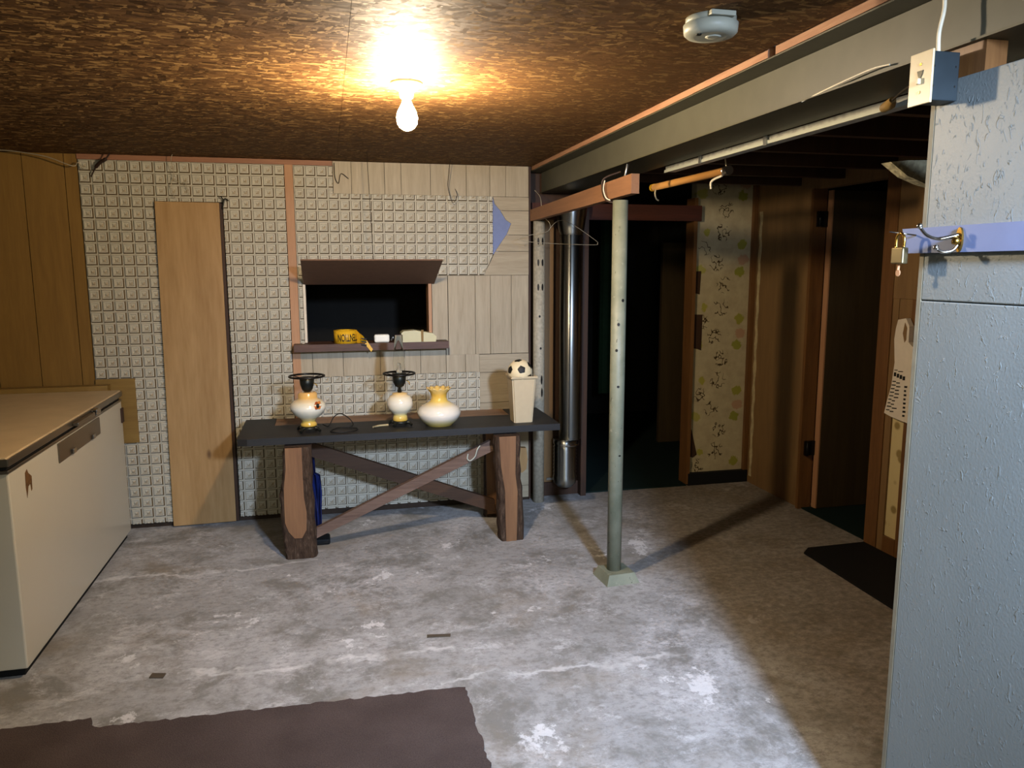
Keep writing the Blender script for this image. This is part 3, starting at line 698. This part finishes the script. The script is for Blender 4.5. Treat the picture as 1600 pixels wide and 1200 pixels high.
for k in range(6):      # painted flower
    a = 2*pi*k/6; cx, cz = .052, .150
    bm = bm_new(); pts = []
    for j in range(8):
        b = 2*pi*j/8; px = cx+.013*cos(a)+.0085*cos(b); pz = cz+.013*sin(a)+.0085*sin(b)
        rr = .0955-max(0, pz-.134)*.55-max(0, .134-pz)*.3; pts.append((-.122+px, 4.16-sqrt(max(rr*rr-px*px, 0))-.0008, TZ+pz))
    bm.faces.new([bm.verts.new(p) for p in pts]); ex = bmesh.ops.extrude_face_region(bm, geom=list(bm.faces)); bmesh.ops.translate(bm, verts=[v for v in ex['geom'] if isinstance(v, bmesh.types.BMVert)], vec=(-.0002, -.001, 0))
    obj('petal', bm, plain('orange_brown_glaze', 'b06a2c' if k % 2 else '8a3f1c', .3), f1)
bm = L([(.001, -.0115), (.006, -.010), (.008, 0), (.006, .010), (.001, .0115)], (-.122+.052, 4.16-.0795, TZ+.150), 12)
obj('flower_centre', bm, M['ink'], f1)
fb_ = [(.040, .028), (.041, .034), (.039, .048), (.037, .056), (.037, .066), (.052, .080), (.067, .100), (.070, .125), (.067, .148), (.055, .165), (.040, .174), (.040, .182), (.020, .186)]
t2, f2 = oil_lamp(.366, 4.20, 'smaller cream glass lamp with tall clear chimney, in the middle of the log table', fb_, M['fontB'], .289, False)
obj('candle_socket', L([(.016, .285), (.016, .305), (.011, .318), (.010, .345)], (.366, 4.20, TZ), 20), M['whiteplastic'], t2)
obj('glass_chimney', L([(.026, .290), (.030, .31), (.034, .345), (.031, .38), (.025, .42), (.023, .50), (.0225, .50), (.0245, .42), (.0303, .38), (.0332, .345), (.0292, .31), (.0252, .290)], (.366, 4.20, TZ), 28, cap=False), M['glass'], t2)
# separate fluted shade
def wv(j, a, r, z):
    k = {9: .3, 10: 1, 11: 1}.get(j, 0)
    return r+k*.004*cos(12*a), z+k*.006*cos(12*a)
sh = [(.072, 0), (.078, .008), (.104, .032), (.118, .058), (.120, .074), (.108, .098), (.078, .118), (.048, .135), (.042, .155), (.046, .178), (.062, .198), (.069, .206), (.064, .206), (.042, .180), (.038, .150)]
obj('glass_shade', L(sh, (.578, 4.17, TZ), 96, wave=wv, cap=False), M['shadeG'], label='round cream and yellow glass lamp shade with fluted rim standing alone on the table', cat='lamp shade')
# bin with a ball
bn = thing('tall_bin', (1.045, 4.16, TZ), 'tall square cream plastic bin at the right end of the log table', 'bin')
bm = bm_new()
def ringsq(cx, cy, h, z): return [bm.verts.new((cx+a*h, cy+b*h, z)) for a, b in ((-1, -1), (1, -1), (1, 1), (-1, 1))]
prf = [(.053, 0), (.068, .245), (.075, .252), (.076, .262), (.072, .264), (.066, .258), (.051, .006)]
rs = [ringsq(1.045, 4.16, h_, TZ+z) for h_, z in prf]
bm.faces.new(rs[0][::-1]); bm.faces.new(rs[-1])
for a, b in zip(rs, rs[1:]):
    for i in range(4): bm.faces.new([a[i], a[(i+1) % 4], b[(i+1) % 4], b[i]])
bmesh.ops.bevel(bm, geom=[e for e in bm.edges if abs(e.verts[0].co.z-e.verts[1].co.z) > .1], offset=.008, segments=3, affect='EDGES')
obj('bin_body', bm, M['cream'], bn)
bm = bm_new(); bmesh.ops.create_icosphere(bm, subdivisions=6, radius=1)
ico = bm_new(); bmesh.ops.create_icosphere(ico, subdivisions=1, radius=1)
pn = [v.co.normalized() for v in ico.verts]; hn = [f.calc_center_median().normalized() for f in ico.faces]; ico.free()
Q = pn[0].rotation_difference(Vector((-.10, -.95, .30)).normalized())
pn = [Q @ v for v in pn]; hn = [Q @ v for v in hn]
for f in bm.faces:
    dd = f.calc_center_median().normalized()
    a = max(dd.dot(v) for v in pn)/.9393; b = max(dd.dot(v) for v in hn)/.9149
    f.material_index = 1 if a > b else 0; f.smooth = True
for v in bm.verts:
    dd = v.co.normalized(); al_ = sorted([dd.dot(q)/.9393 for q in pn]+[dd.dot(q)/.9149 for q in hn])[-2:]
    v.co = dd*(.070*(1-.012*max(0, 1-(al_[1]-al_[0])/.02))); v.co += Vector((1.035, 4.15, TZ+.283))
obj('football', bm, [M['ballwhite'], M['ink']], label='small black and white football resting in the mouth of the tall bin', cat='ball')
obj('lamp_cord', T(smooth([(-.05, 4.23, TZ+.02), (-.02, 4.26, TZ+.004), (.01, 4.30, TZ+.045), (.045, 4.30, TZ+.062), (.085, 4.27, TZ+.045), (.11, 4.25, TZ+.015), (.10, 4.22, TZ+.004), (.03, 4.20, TZ+.004), (-.01, 4.12, TZ+.004), (.03, 4.07, TZ+.004), (.11, 4.10, TZ+.004), (.13, 4.16, TZ+.004), (.06, 4.19, TZ+.006)], 8), .003, 6), M['ink'], label='thin dark lamp cord looped on the table top right of the larger lamp', cat='cord')
obj('wood_sliver', T([(.215, 4.16, TZ+.006), (.25, 4.19, TZ+.006), (.30, 4.20, TZ+.006)], .006, 6), M['caulk'], label='pale stub lying on the table just left of the smaller lamp', cat='stick')

# ------------------------------------------------------------------ things on the hatch ledge
SZ = 1.060
tp = thing('warning_tape', (.096, 4.68, SZ), 'roll of yellow warning tape with upside-down black letters on the hatch ledge', 'tape')
RT = .068; TC = (.096, 4.675)
obj('tape_roll', L([(RT-.02, 0), (RT, 0), (RT, .076), (RT-.02, .076), (RT-.021, .04)], (TC[0], TC[1], SZ), 48, cap=False), M['yellow'], tp)
def text_mesh(s, size, rot180=True):
    cu = bpy.data.curves.new('lettering', 'FONT'); cu.body = s; cu.size = size; cu.align_x = 'CENTER'; cu.align_y = 'CENTER'; cu.offset = .0011; cu.resolution_u = 3; cu.extrude = .0004
    o = bpy.data.objects.new('lettering', cu); COL.objects.link(o); dg = bpy.context.evaluated_depsgraph_get(); me = bpy.data.meshes.new_from_object(o.evaluated_get(dg))
    bpy.data.objects.remove(o); bpy.data.curves.remove(cu)
    bm = bmesh.new(); bm.from_mesh(me); bpy.data.meshes.remove(me)
    bmesh.ops.subdivide_edges(bm, edges=[e for e in bm.edges if e.calc_length() > .012], cuts=1)
    if rot180: bmesh.ops.rotate(bm, verts=bm.verts, cent=(0, 0, 0), matrix=Matrix.Rotation(pi, 3, 'Z'))
    return bm
bm = text_mesh('ATTENTION', .060)
for v in bm.verts:
    ux, uy, uz = v.co; ux = ux*.50+.033; a = -pi/2+ux/RT
    v.co = Vector((TC[0]+(RT+.0004+uz)*cos(a), TC[1]+(RT+.0004+uz)*sin(a), SZ+.037+uy))
obj('lettering', bm, M['ink'], tp)
bm = bm_new(); ptsx = [(.158, 4.66, .078, .0), (.175, 4.64, .06, -.004), (.195, 4.61, .045, -.01), (.215, 4.595, .02, -.035), (.205, 4.594, -.005, -.05)]
prev = None
for (x, y, hi, lo) in ptsx:
    cur = [bm.verts.new((x, y, SZ+hi)), bm.verts.new((x+.035*(hi < .05), y, SZ+lo)), bm.verts.new((x+.035*(hi < .05), y+.002, SZ+lo)), bm.verts.new((x, y+.002, SZ+hi))]
    if prev:
        for i in range(4): bm.faces.new([prev[i], prev[(i+1) % 4], cur[(i+1) % 4], cur[i]])
    prev = cur
bmesh.ops.recalc_face_normals(bm, faces=bm.faces)
tl = obj('loose_tail', bm, M['yellow'], tp)
for k in range(3):
    obj('print_mark', P([(.183, SZ+.035-.018*k), (.215, SZ+.030-.018*k), (.213, SZ+.022-.018*k), (.185, SZ+.028-.018*k)], 'y', 4.588, 4.5925), M['ink'], tl)
obj('white_plug', B(.262, .352, 4.63, 4.67, SZ, SZ+.048, bev=.010), M['whiteplastic'], label='small white plastic box on the hatch ledge right of the tape', cat='box')
obj('clear_scraps', T(smooth([(.365, 4.66, SZ+.012), (.375, 4.65, SZ+.028), (.39, 4.66, SZ+.01), (.40, 4.65, SZ+.026), (.41, 4.66, SZ+.008)]), .006, 6), M['galvdull'], label='small grey crumpled scrap between white box and beige case', cat='scrap')
cs = thing('beige_case', (.52, 4.66, SZ), 'beige plastic case with rounded lid at the right end of the hatch ledge', 'case')
obj('case_body', P([(.420, 0+SZ), (.628, SZ), (.632, SZ+.030), (.610, SZ+.050), (.50, SZ+.070), (.436, SZ+.066), (.421, SZ+.055)], 'y', 4.615, 4.71), M['beige'], cs)
obj('band', P([(.540, SZ+.002), (.552, SZ+.002), (.553, SZ+.072), (.538, SZ+.072)], 'y', 4.610, 4.6148), M['patch'], cs)

# ------------------------------------------------------------------ posts, pipe, timber
def post(name, x, y, r, z0, z1, mat, label, slots, plate=True):
    t = thing(name, (x, y, 0), label, 'post', 'steel support posts')
    obj('tube', L([(r, z0), (r, z1)], (x, y, 0), 32), mat, t)
    for (a, z, hgt) in slots:
        dx, dy = cos(a), sin(a); bm = bm_new()
        q = Vector((x+dx*(r-.001), y+dy*(r-.001), z)); s = Vector((-dy, dx, 0)); n_ = 10
        pts = [q+s*.0065*cos(2*pi*k/n_)+Vector((0, 0, hgt*sin(2*pi*k/n_))) for k in range(n_)]
        f = bm.faces.new([bm.verts.new(p) for p in pts]); ex = bmesh.ops.extrude_face_region(bm, geom=[f]); bmesh.ops.translate(bm, verts=[v for v in ex['geom'] if isinstance(v, bmesh.types.BMVert)], vec=(dx*.002, dy*.002, 0))
        obj('pin_hole', bm, M['ink'], t)
    return t
p1 = post('support_post', 1.308, 3.36, .0345, .045, 1.800, M['post'], 'green-grey painted round steel post on a square foot in the middle of the floor',
          [(-1.9, 1.24, .008), (-1.35, 1.35, .008), (-1.8, .95, .006), (-1.4, .62, .004), (-2.1, 1.12, .007)])
bm = bm_new()
q0 = [(-.085, -.085, 0), (.085, -.085, 0), (.085, .085, 0), (-.085, .085, 0)]; q1 = [(-.066, -.066, .048), (.066, -.066, .048), (.066, .066, .048), (-.066, .066, .048)]
rot = Matrix.Rotation(radians(4), 3, 'Z')
A = [bm.verts.new(Vector((1.318, 3.355, 0))+rot @ Vector(p)) for p in q0]; Bq = [bm.verts.new(Vector((1.318, 3.355, 0))+rot @ Vector(p)) for p in q1]
bm.faces.new(A[::-1]); bm.faces.new(Bq)
for i in range(4): bm.faces.new([A[i], A[(i+1) % 4], Bq[(i+1) % 4], Bq[i]])
obj('foot_plate', bm, M['post'], p1)
p2 = post('support_post', 1.283, 4.655, .036, 0, 1.782, M['whitepost'], 'chipped white steel post in the corner at the end of the embossed wall',
          [(-1.95, z, .022) for z in (1.66, 1.53, 1.38)]+[(-1.2, z, .022) for z in (1.66, 1.53, 1.38)]+[(-1.7, 1.20, .008), (-1.5, 1.00, .008), (-1.3, .80, .03), (-1.25, .72, .03)])
pb = thing('hanging_timber', (1.27, 3.9, 1.80), 'reddish timber beam resting on the two steel posts', 'timber')
bm = bm_new(); a0, a1 = Vector((1.235, 4.69, 0)), Vector((1.300, 3.215, 0)); s = Vector((.038, .0017, 0)); vs = []
for p, z0, z1 in ((a0, 1.783, 1.852), (a1, 1.818, 1.902)):
    vs.append([bm.verts.new((p+q+Vector((0, 0, z)))) for q, z in ((Vector(), z0), (s, z0), (s, z1), (Vector(), z1))])
bm.faces.new(vs[0]); bm.faces.new(vs[1][::-1])
for i in range(4): bm.faces.new([vs[0][i], vs[1][i], vs[1][(i+1) % 4], vs[0][(i+1) % 4]])
bmesh.ops.recalc_face_normals(bm, faces=bm.faces)
obj('beam_timber', bm, M['pine2x4'], pb)
bm = T(smooth([(1.35, 3.47, 1.94), (1.278, 3.50, 1.91), (1.274, 3.505, 1.86), (1.278, 3.48, 1.818), (1.30, 3.46, 1.80), (1.34, 3.44, 1.80)], 5), .005, 6)
obj('strap', bm, M['strap'], pb)
obj('strap_end', T(smooth([(1.274, 3.475, 1.90), (1.270, 3.482, 1.86), (1.273, 3.455, 1.82), (1.285, 3.43, 1.806)], 5), .003, 6), M['cable'], pb)
obj('bolt', T([(1.33, 3.37, 1.90), (1.34, 3.36, 1.96)], .007, 8), M['galv'], pb)
obj('hook_wire', T(smooth([(1.24, 4.60, 1.96), (1.262, 4.56, 1.92), (1.268, 4.55, 1.86), (1.27, 4.55, 1.80)], 5), .002, 5), M['wirelight'], pb)
hp = thing('hanging_pole', (1.65, 3.4, 1.90), 'round golden wooden pole hung by wires under the dark ceiling', 'pole')
obj('pole', T([(1.65, 3.77, 1.905), (1.65, 3.02, 1.900)], .0165, 16), M['dowel'], hp)
obj('end_cap', T([(1.65, 3.79, 1.905), (1.65, 3.768, 1.905)], .0185, 16), M['yellow'], hp, label='yellow end of the pole')
obj('end_cap', T([(1.65, 3.04, 1.900), (1.65, 3.005, 1.900)], .0195, 16), M['chromedark'], hp, label='dull metal end cap')
obj('hang_wire', T(smooth([(1.65, 3.045, 2.08), (1.648, 3.045, 1.98), (1.66, 3.05, 1.92)]), .003, 6), M['wirelight'], hp)
obj('hook', T(smooth([(1.645, 3.74, 1.89), (1.64, 3.735, 1.87), (1.645, 3.73, 1.845), (1.655, 3.72, 1.835)]), .004, 6), M['creamplate'], hp)
obj('hook', T(smooth([(1.642, 3.05, 1.882), (1.632, 3.10, 1.872), (1.628, 3.12, 1.86), (1.632, 3.125, 1.835)]), .005, 6), M['cable'], hp)
dp = thing('metal_duct', (1.49, 4.69, .07), 'shiny round galvanised duct running down beside the hallway opening', 'duct')
obj('duct_pipe', L([(.072, .40), (.072, 1.80)], (1.500, 4.685, 0), 36), M['galv'], dp)
obj('top_collar', L([(.074, 1.70), (.074, 1.715), (.079, 1.72), (.10, 1.86), (.10, 1.90)], (1.500, 4.685, 0), 36), M['galv'], dp)
obj('seam', B(1.470, 1.476, 4.608, 4.615, .42, 1.70), M['galv'], dp)
pr = [(.073, .40), (.076, .402), (.076, .37), (.070, .36)]
k = 0
while .35-k*.012 > .16: pr += [(.076-.003*(k % 2), .35-k*.012)]; k += 1
pr += [(.078, .15), (.072, .11), (.050, .085)]
obj('flexible_elbow', L(pr[::-1], (1.468, 4.680, 0), 32), M['galv'], dp)
obj('clamp', L([(.0785, .36), (.0785, .375)], (1.480, 4.682, 0), 32), M['chrome'], dp)
obj('wall_bracket', P([(1.37, .105), (1.56, .105), (1.56, .30), (1.545, .30), (1.545, .12), (1.37, .12)], 'y', 4.765, 4.774), M['galvdull'], dp)

# coat hanger, pulled open, hanging from the timber
ch = thing('wire_hanger', (1.37, 4.53, 1.63), 'bent wire coat hanger hung from the timber beside the shiny duct', 'hanger')
obj('hanger_wire', T(smooth([(1.30, 4.52, 1.715), (1.36, 4.52, 1.775), (1.44, 4.52, 1.765), (1.60, 4.52, 1.665), (1.615, 4.52, 1.645), (1.59, 4.52, 1.636), (1.35, 4.52, 1.642), (1.16, 4.52, 1.655), (1.12, 4.52, 1.672), (1.18, 4.52, 1.69), (1.30, 4.52, 1.715), (1.315, 4.53, 1.76), (1.29, 4.54, 1.79)], 5), .0016, 5), M['wirelight'], ch)

# ------------------------------------------------------------------ switch, hooks and padlock on the grey wall
sw = thing('light_switch', (1.28, 1.47, 1.845), 'cream light switch on a blue-grey metal box at the top edge of the grey wall', 'switch')
obj('wall_plate', B(1.246, 1.251, 1.437, 1.502, 1.842, 1.950, bev=.0012), M['creamplate'], sw)
obj('switch_box', B(1.2515, 1.319, 1.443, 1.497, 1.848, 1.947, bev=.002), M['boxblue'], sw)
tg = bm_new(); prism(tg, [(1.478, 1.912), (1.461, 1.912), (1.464, 1.902), (1.4665, 1.899), (1.4665, 1.890), (1.4725, 1.890), (1.4725, 1.899), (1.475, 1.902)], 'x', 1.2445, 1.2459)
obj('plate_emblem', tg, M['castmetal'], sw, label='dull green raised mark')
obj('toggle', B(1.238, 1.2459, 1.466, 1.473, 1.884, 1.896, bev=.001), M['creamplate'], sw)
for z in (1.868, 1.925): obj('screw', T([(1.2462, 1.4695, z), (1.2448, 1.4695, z)], .003, 10), M['brass'], sw)
for z in (1.875, 1.915):
    obj('knockout', B(1.2555, 1.2575, 1.4415, 1.4428, z, z+.004), M['ink'], sw); obj('knockout', B(1.309, 1.311, 1.4415, 1.4428, z, z+.004), M['ink'], sw)
obj('white_cable', T(smooth([(1.283, 1.465, 1.947), (1.281, 1.465, 1.99), (1.287, 1.462, 2.04), (1.282, 1.462, 2.09), (1.28, 1.462, 2.112)]), .0042, 8), M['cable'], label='white cable running from the light switch up to the ceiling', cat='cable')
cc = thing('cord_connector', (1.5, 1.87, 1.93), 'brown cord end hanging off the pale rail left of the light switch', 'cord')
obj('plug', T([(1.525, 1.93, 1.936), (1.51, 1.885, 1.938), (1.50, 1.865, 1.944)], [.012, .015, .009], 10), M['patch'], cc)
obj('cord', T(smooth([(1.50, 1.865, 1.944), (1.42, 1.72, 1.938), (1.36, 1.62, 1.92), (1.30, 1.50, 1.895)]), .0032, 6), M['wire'], cc)
obj('loose_trim', T(smooth([(1.327, 2.02, 1.963), (1.318, 1.85, 1.972), (1.316, 1.72, 1.978), (1.320, 1.66, 1.975)]), .0022, 6), M['cable'], label='loose white strip peeling along the bottom edge of the steel beam', cat='strip')
obj('hook_rail', P([(1.558, 1.586), (.30, 1.586), (.30, 1.530), (1.540, 1.530)], 'x', 1.303, 1.3195), M['bluepaint'], label='blue-grey painted hook board across the grey wall', cat='hook board')
hk = thing('coat_hook', (1.29, 1.385, 1.53), 'double coat hook of chrome and brass on the blue hook board', 'hook')
bp = bm_new(); prism(bp, [(1.385+.0085*cos(a*pi/8), 1.556+.026*sin(a*pi/8)) for a in range(16)], 'x', 1.298, 1.3029)
obj('back_plate', bp, M['brass'], hk)
obj('rosette', L([(.001, -.008), (.008, -.006), (.009, 0), (.007, .007), (.001, .009)], (1.292, 1.385, 1.553), 16), M['brass'], hk)
obj('upper_arm', T(smooth([(1.297, 1.385, 1.566), (1.285, 1.392, 1.562), (1.265, 1.405, 1.558), (1.25, 1.420, 1.566), (1.243, 1.432, 1.582)]), [.0045]*12+[.0035]*13, 10), M['chrome'], hk)
obj('knob', L([(.001, -.006), (.005, -.004), (.0065, 0), (.005, .004), (.001, .006)], (1.242, 1.434, 1.586), 16), M['chrome'], hk)
obj('lower_arm', T(smooth([(1.297, 1.385, 1.545), (1.287, 1.388, 1.533), (1.272, 1.396, 1.530), (1.264, 1.404, 1.536)]), .0035, 10), M['chrome'], hk)
obj('knob', L([(.001, -.006), (.005, -.004), (.006, 0), (.005, .004), (.001, .006)], (1.263, 1.407, 1.540), 16), M['chrome'], hk)
pk = thing('padlock', (1.27, 1.518, 1.50), 'worn padlock with its key in, hung at the tip of the blue board', 'padlock')
obj('lock_body', B(1.262, 1.278, 1.503, 1.541, 1.506, 1.543, bev=.003), plain('worn_steel_lock', '6f6448', .35, metal=.8), pk)
obj('shackle', T(smooth([(1.27, 1.510, 1.543), (1.27, 1.510, 1.563), (1.27, 1.517, 1.573), (1.27, 1.528, 1.573), (1.27, 1.534, 1.563), (1.27, 1.534, 1.543)]), .0032, 8), M['brass'], pk)
bm = T([(1.27, 1.522, 1.505), (1.27, 1.523, 1.492)], .003, 6); prism(bm, [(1.523+.007*cos(a*pi/5), 1.486+.008*sin(a*pi/5)) for a in range(10)], 'x', 1.269, 1.271)
obj('key', bm, M['strip'], pk)
obj('nail', T([(1.3028, 1.513, 1.570), (1.250, 1.535, 1.5785)], .0018, 6), M['chrome'], label='nail sticking out of the end of the blue board, carrying the padlock', cat='nail')

# ------------------------------------------------------------------ white carrier bag on the right wall
bg = thing('carrier_bag', (2.81, 3.29, .73), 'white printed carrier bag hung by its handle on the right wall', 'bag')
out = [(3.322, 1.236), (3.268, 1.246), (3.242, 1.208), (3.240, 1.129), (3.205, 1.105), (3.196, 1.01), (3.196, .881), (3.196, .725), (3.320, .737), (3.376, .749), (3.365, .801), (3.338, .896), (3.326, 1.018), (3.340, 1.136), (3.334, 1.191)]
obj('bag_body', P(out, 'x', 2.792, 2.818), M['paperbag'], bg)
obj('handle_hole', P([(3.272, 1.225), (3.256, 1.20), (3.256, 1.14), (3.266, 1.125), (3.282, 1.17)], 'x', 2.7905, 2.7918), M['panelbrown'], bg)
pm = bm_new()
def dash(y0, y1, z, h=.006, sl=-.10):
    prism(pm, [(y0, z), (y1, z+sl*(y0-y1)*-1), (y1, z+sl*(y0-y1)*-1+h), (y0, z+h)], 'x', 2.7908, 2.7918)
random.seed(3)
dash(3.322, 3.30, .978, .004); dash(3.295, 3.262, .974, .004)
for k in range(4): dash(3.324-.021*k, 3.308-.021*k, .948-.004*k, .020)
for k in range(9):
    z = .918-.019*k; y0 = 3.330+.004*k; w_ = random.uniform(.045, .075)
    dash(y0, y0-w_*.45, z, .0055); dash(y0-w_*.52, y0-w_, z-.004, .0055)
for k in range(8): dash(3.245, 3.228+random.uniform(-.004, .004), .90-.021*k, .010)
obj('print', pm, M['ink'], bg, label='rows of small black print', kind='stuff')

# ------------------------------------------------------------------ floor things
def ragged(pts, step=.02, amp=.006):
    out = []
    for i, p in enumerate(pts):
        q = pts[(i+1) % len(pts)]; n = max(1, int(math.dist(p, q)/step))
        for j in range(n): out.append((p[0]+(q[0]-p[0])*j/n+random.uniform(-amp, amp), p[1]+(q[1]-p[1])*j/n+random.uniform(-amp, amp)))
    return out
obj('brown_rug', P(ragged([(-2.2, 2.655), (-.822, 2.645), (-.800, 2.585), (.428, 2.545), (.425, .9), (-2.2, .9)]), 'z', .0005, .011), M['carpetbrown'], label='dark brown carpet remnant with ragged edges on the concrete in front', cat='rug')
obj('black_mat', P([(2.400, 3.425), (2.462, 3.480), (2.812, 3.486), (2.812, 2.40), (2.368, 2.40)], 'z', .0005, .009), M['rubber'], label='black rubber mat on the floor at the right wall', cat='mat')
chip_m = plain('brown_chip', '4a4033', .8)
obj('floor_chip', P([(-.690, 2.925), (-.640, 2.912), (-.645, 2.880), (-.695, 2.892)], 'z', .0004, .004), chip_m, label='small brown chip on the floor beside the freezer end', cat='chip', group='chips on the concrete floor')
obj('floor_chip', P([(.348, 2.985), (.444, 2.970), (.440, 2.950), (.345, 2.963)], 'z', .0004, .004), chip_m, label='long thin dark chip on the floor between rug and table', cat='chip', group='chips on the concrete floor')

# ------------------------------------------------------------------ wires
obj('corner_wire', T(smooth([(-1.75, 4.62, 2.105), (-1.60, 4.62, 2.108), (-1.50, 4.62, 2.098), (-1.40, 4.62, 2.080), (-1.29, 4.64, 2.040), (-1.27, 4.66, 2.062), (-1.25, 4.67, 2.030)]), .003, 6), M['wirelight'], label='pale wire running along the ceiling into the left corner of the back wall', cat='wire')
obj('cobweb_clump', T(smooth([(-1.10, 4.62, 2.11), (-1.125, 4.63, 2.08), (-1.16, 4.65, 2.062), (-1.19, 4.67, 2.035), (-1.215, 4.675, 1.99)]), [.004]*6+[.009]*12+[.004]*7, 6), M['strap'], label='dark dusty clump hanging at the top of the left embossed sheet', cat='clump')
obj('ceiling_wire', T(smooth([(-.79, 4.62, CEIL), (-.80, 4.63, 2.08), (-.795, 4.66, 2.01), (-.815, 4.67, 1.95), (-.80, 4.67, 1.885)]), .0018, 5), M['wirelight'], label='thin pale wire hanging above the plywood door', cat='wire')
obj('curly_wire', T(smooth([(-.80, 4.67, 1.99), (-.765, 4.67, 1.965), (-.74, 4.67, 1.975), (-.735, 4.67, 1.945), (-.72, 4.67, 1.905)]), .0016, 5), M['wirelight'], label='short curly wire above the plywood door', cat='wire')
obj('door_wire', T(smooth([(-.56, 4.67, 1.90), (-.545, 4.668, 1.87), (-.555, 4.668, 1.83), (-.54, 4.668, 1.885), (-.52, 4.668, 1.875)]), .0035, 5), M['castmetal'], label='dark twist of wire at the top right corner of the plywood door', cat='wire')
obj('plank_wire', T(smooth([(.066, 4.68, 2.10), (.068, 4.68, 2.02), (.087, 4.68, 1.985), (.103, 4.68, 2.04), (.145, 4.68, 2.012)]), .0018, 5), M['wire'], label='thin wire loop at the left end of the upper pale planks', cat='wire')
obj('hanging_string', T(smooth([(.715, 4.52, CEIL), (.713, 4.56, 2.05), (.712, 4.60, 1.98), (.722, 4.61, 1.93), (.742, 4.61, 1.88), (.768, 4.61, 1.92), (.757, 4.61, 1.96)]), .0018, 5), M['wire'], label='dark string with a curled end hanging before the upper pale planks', cat='string')
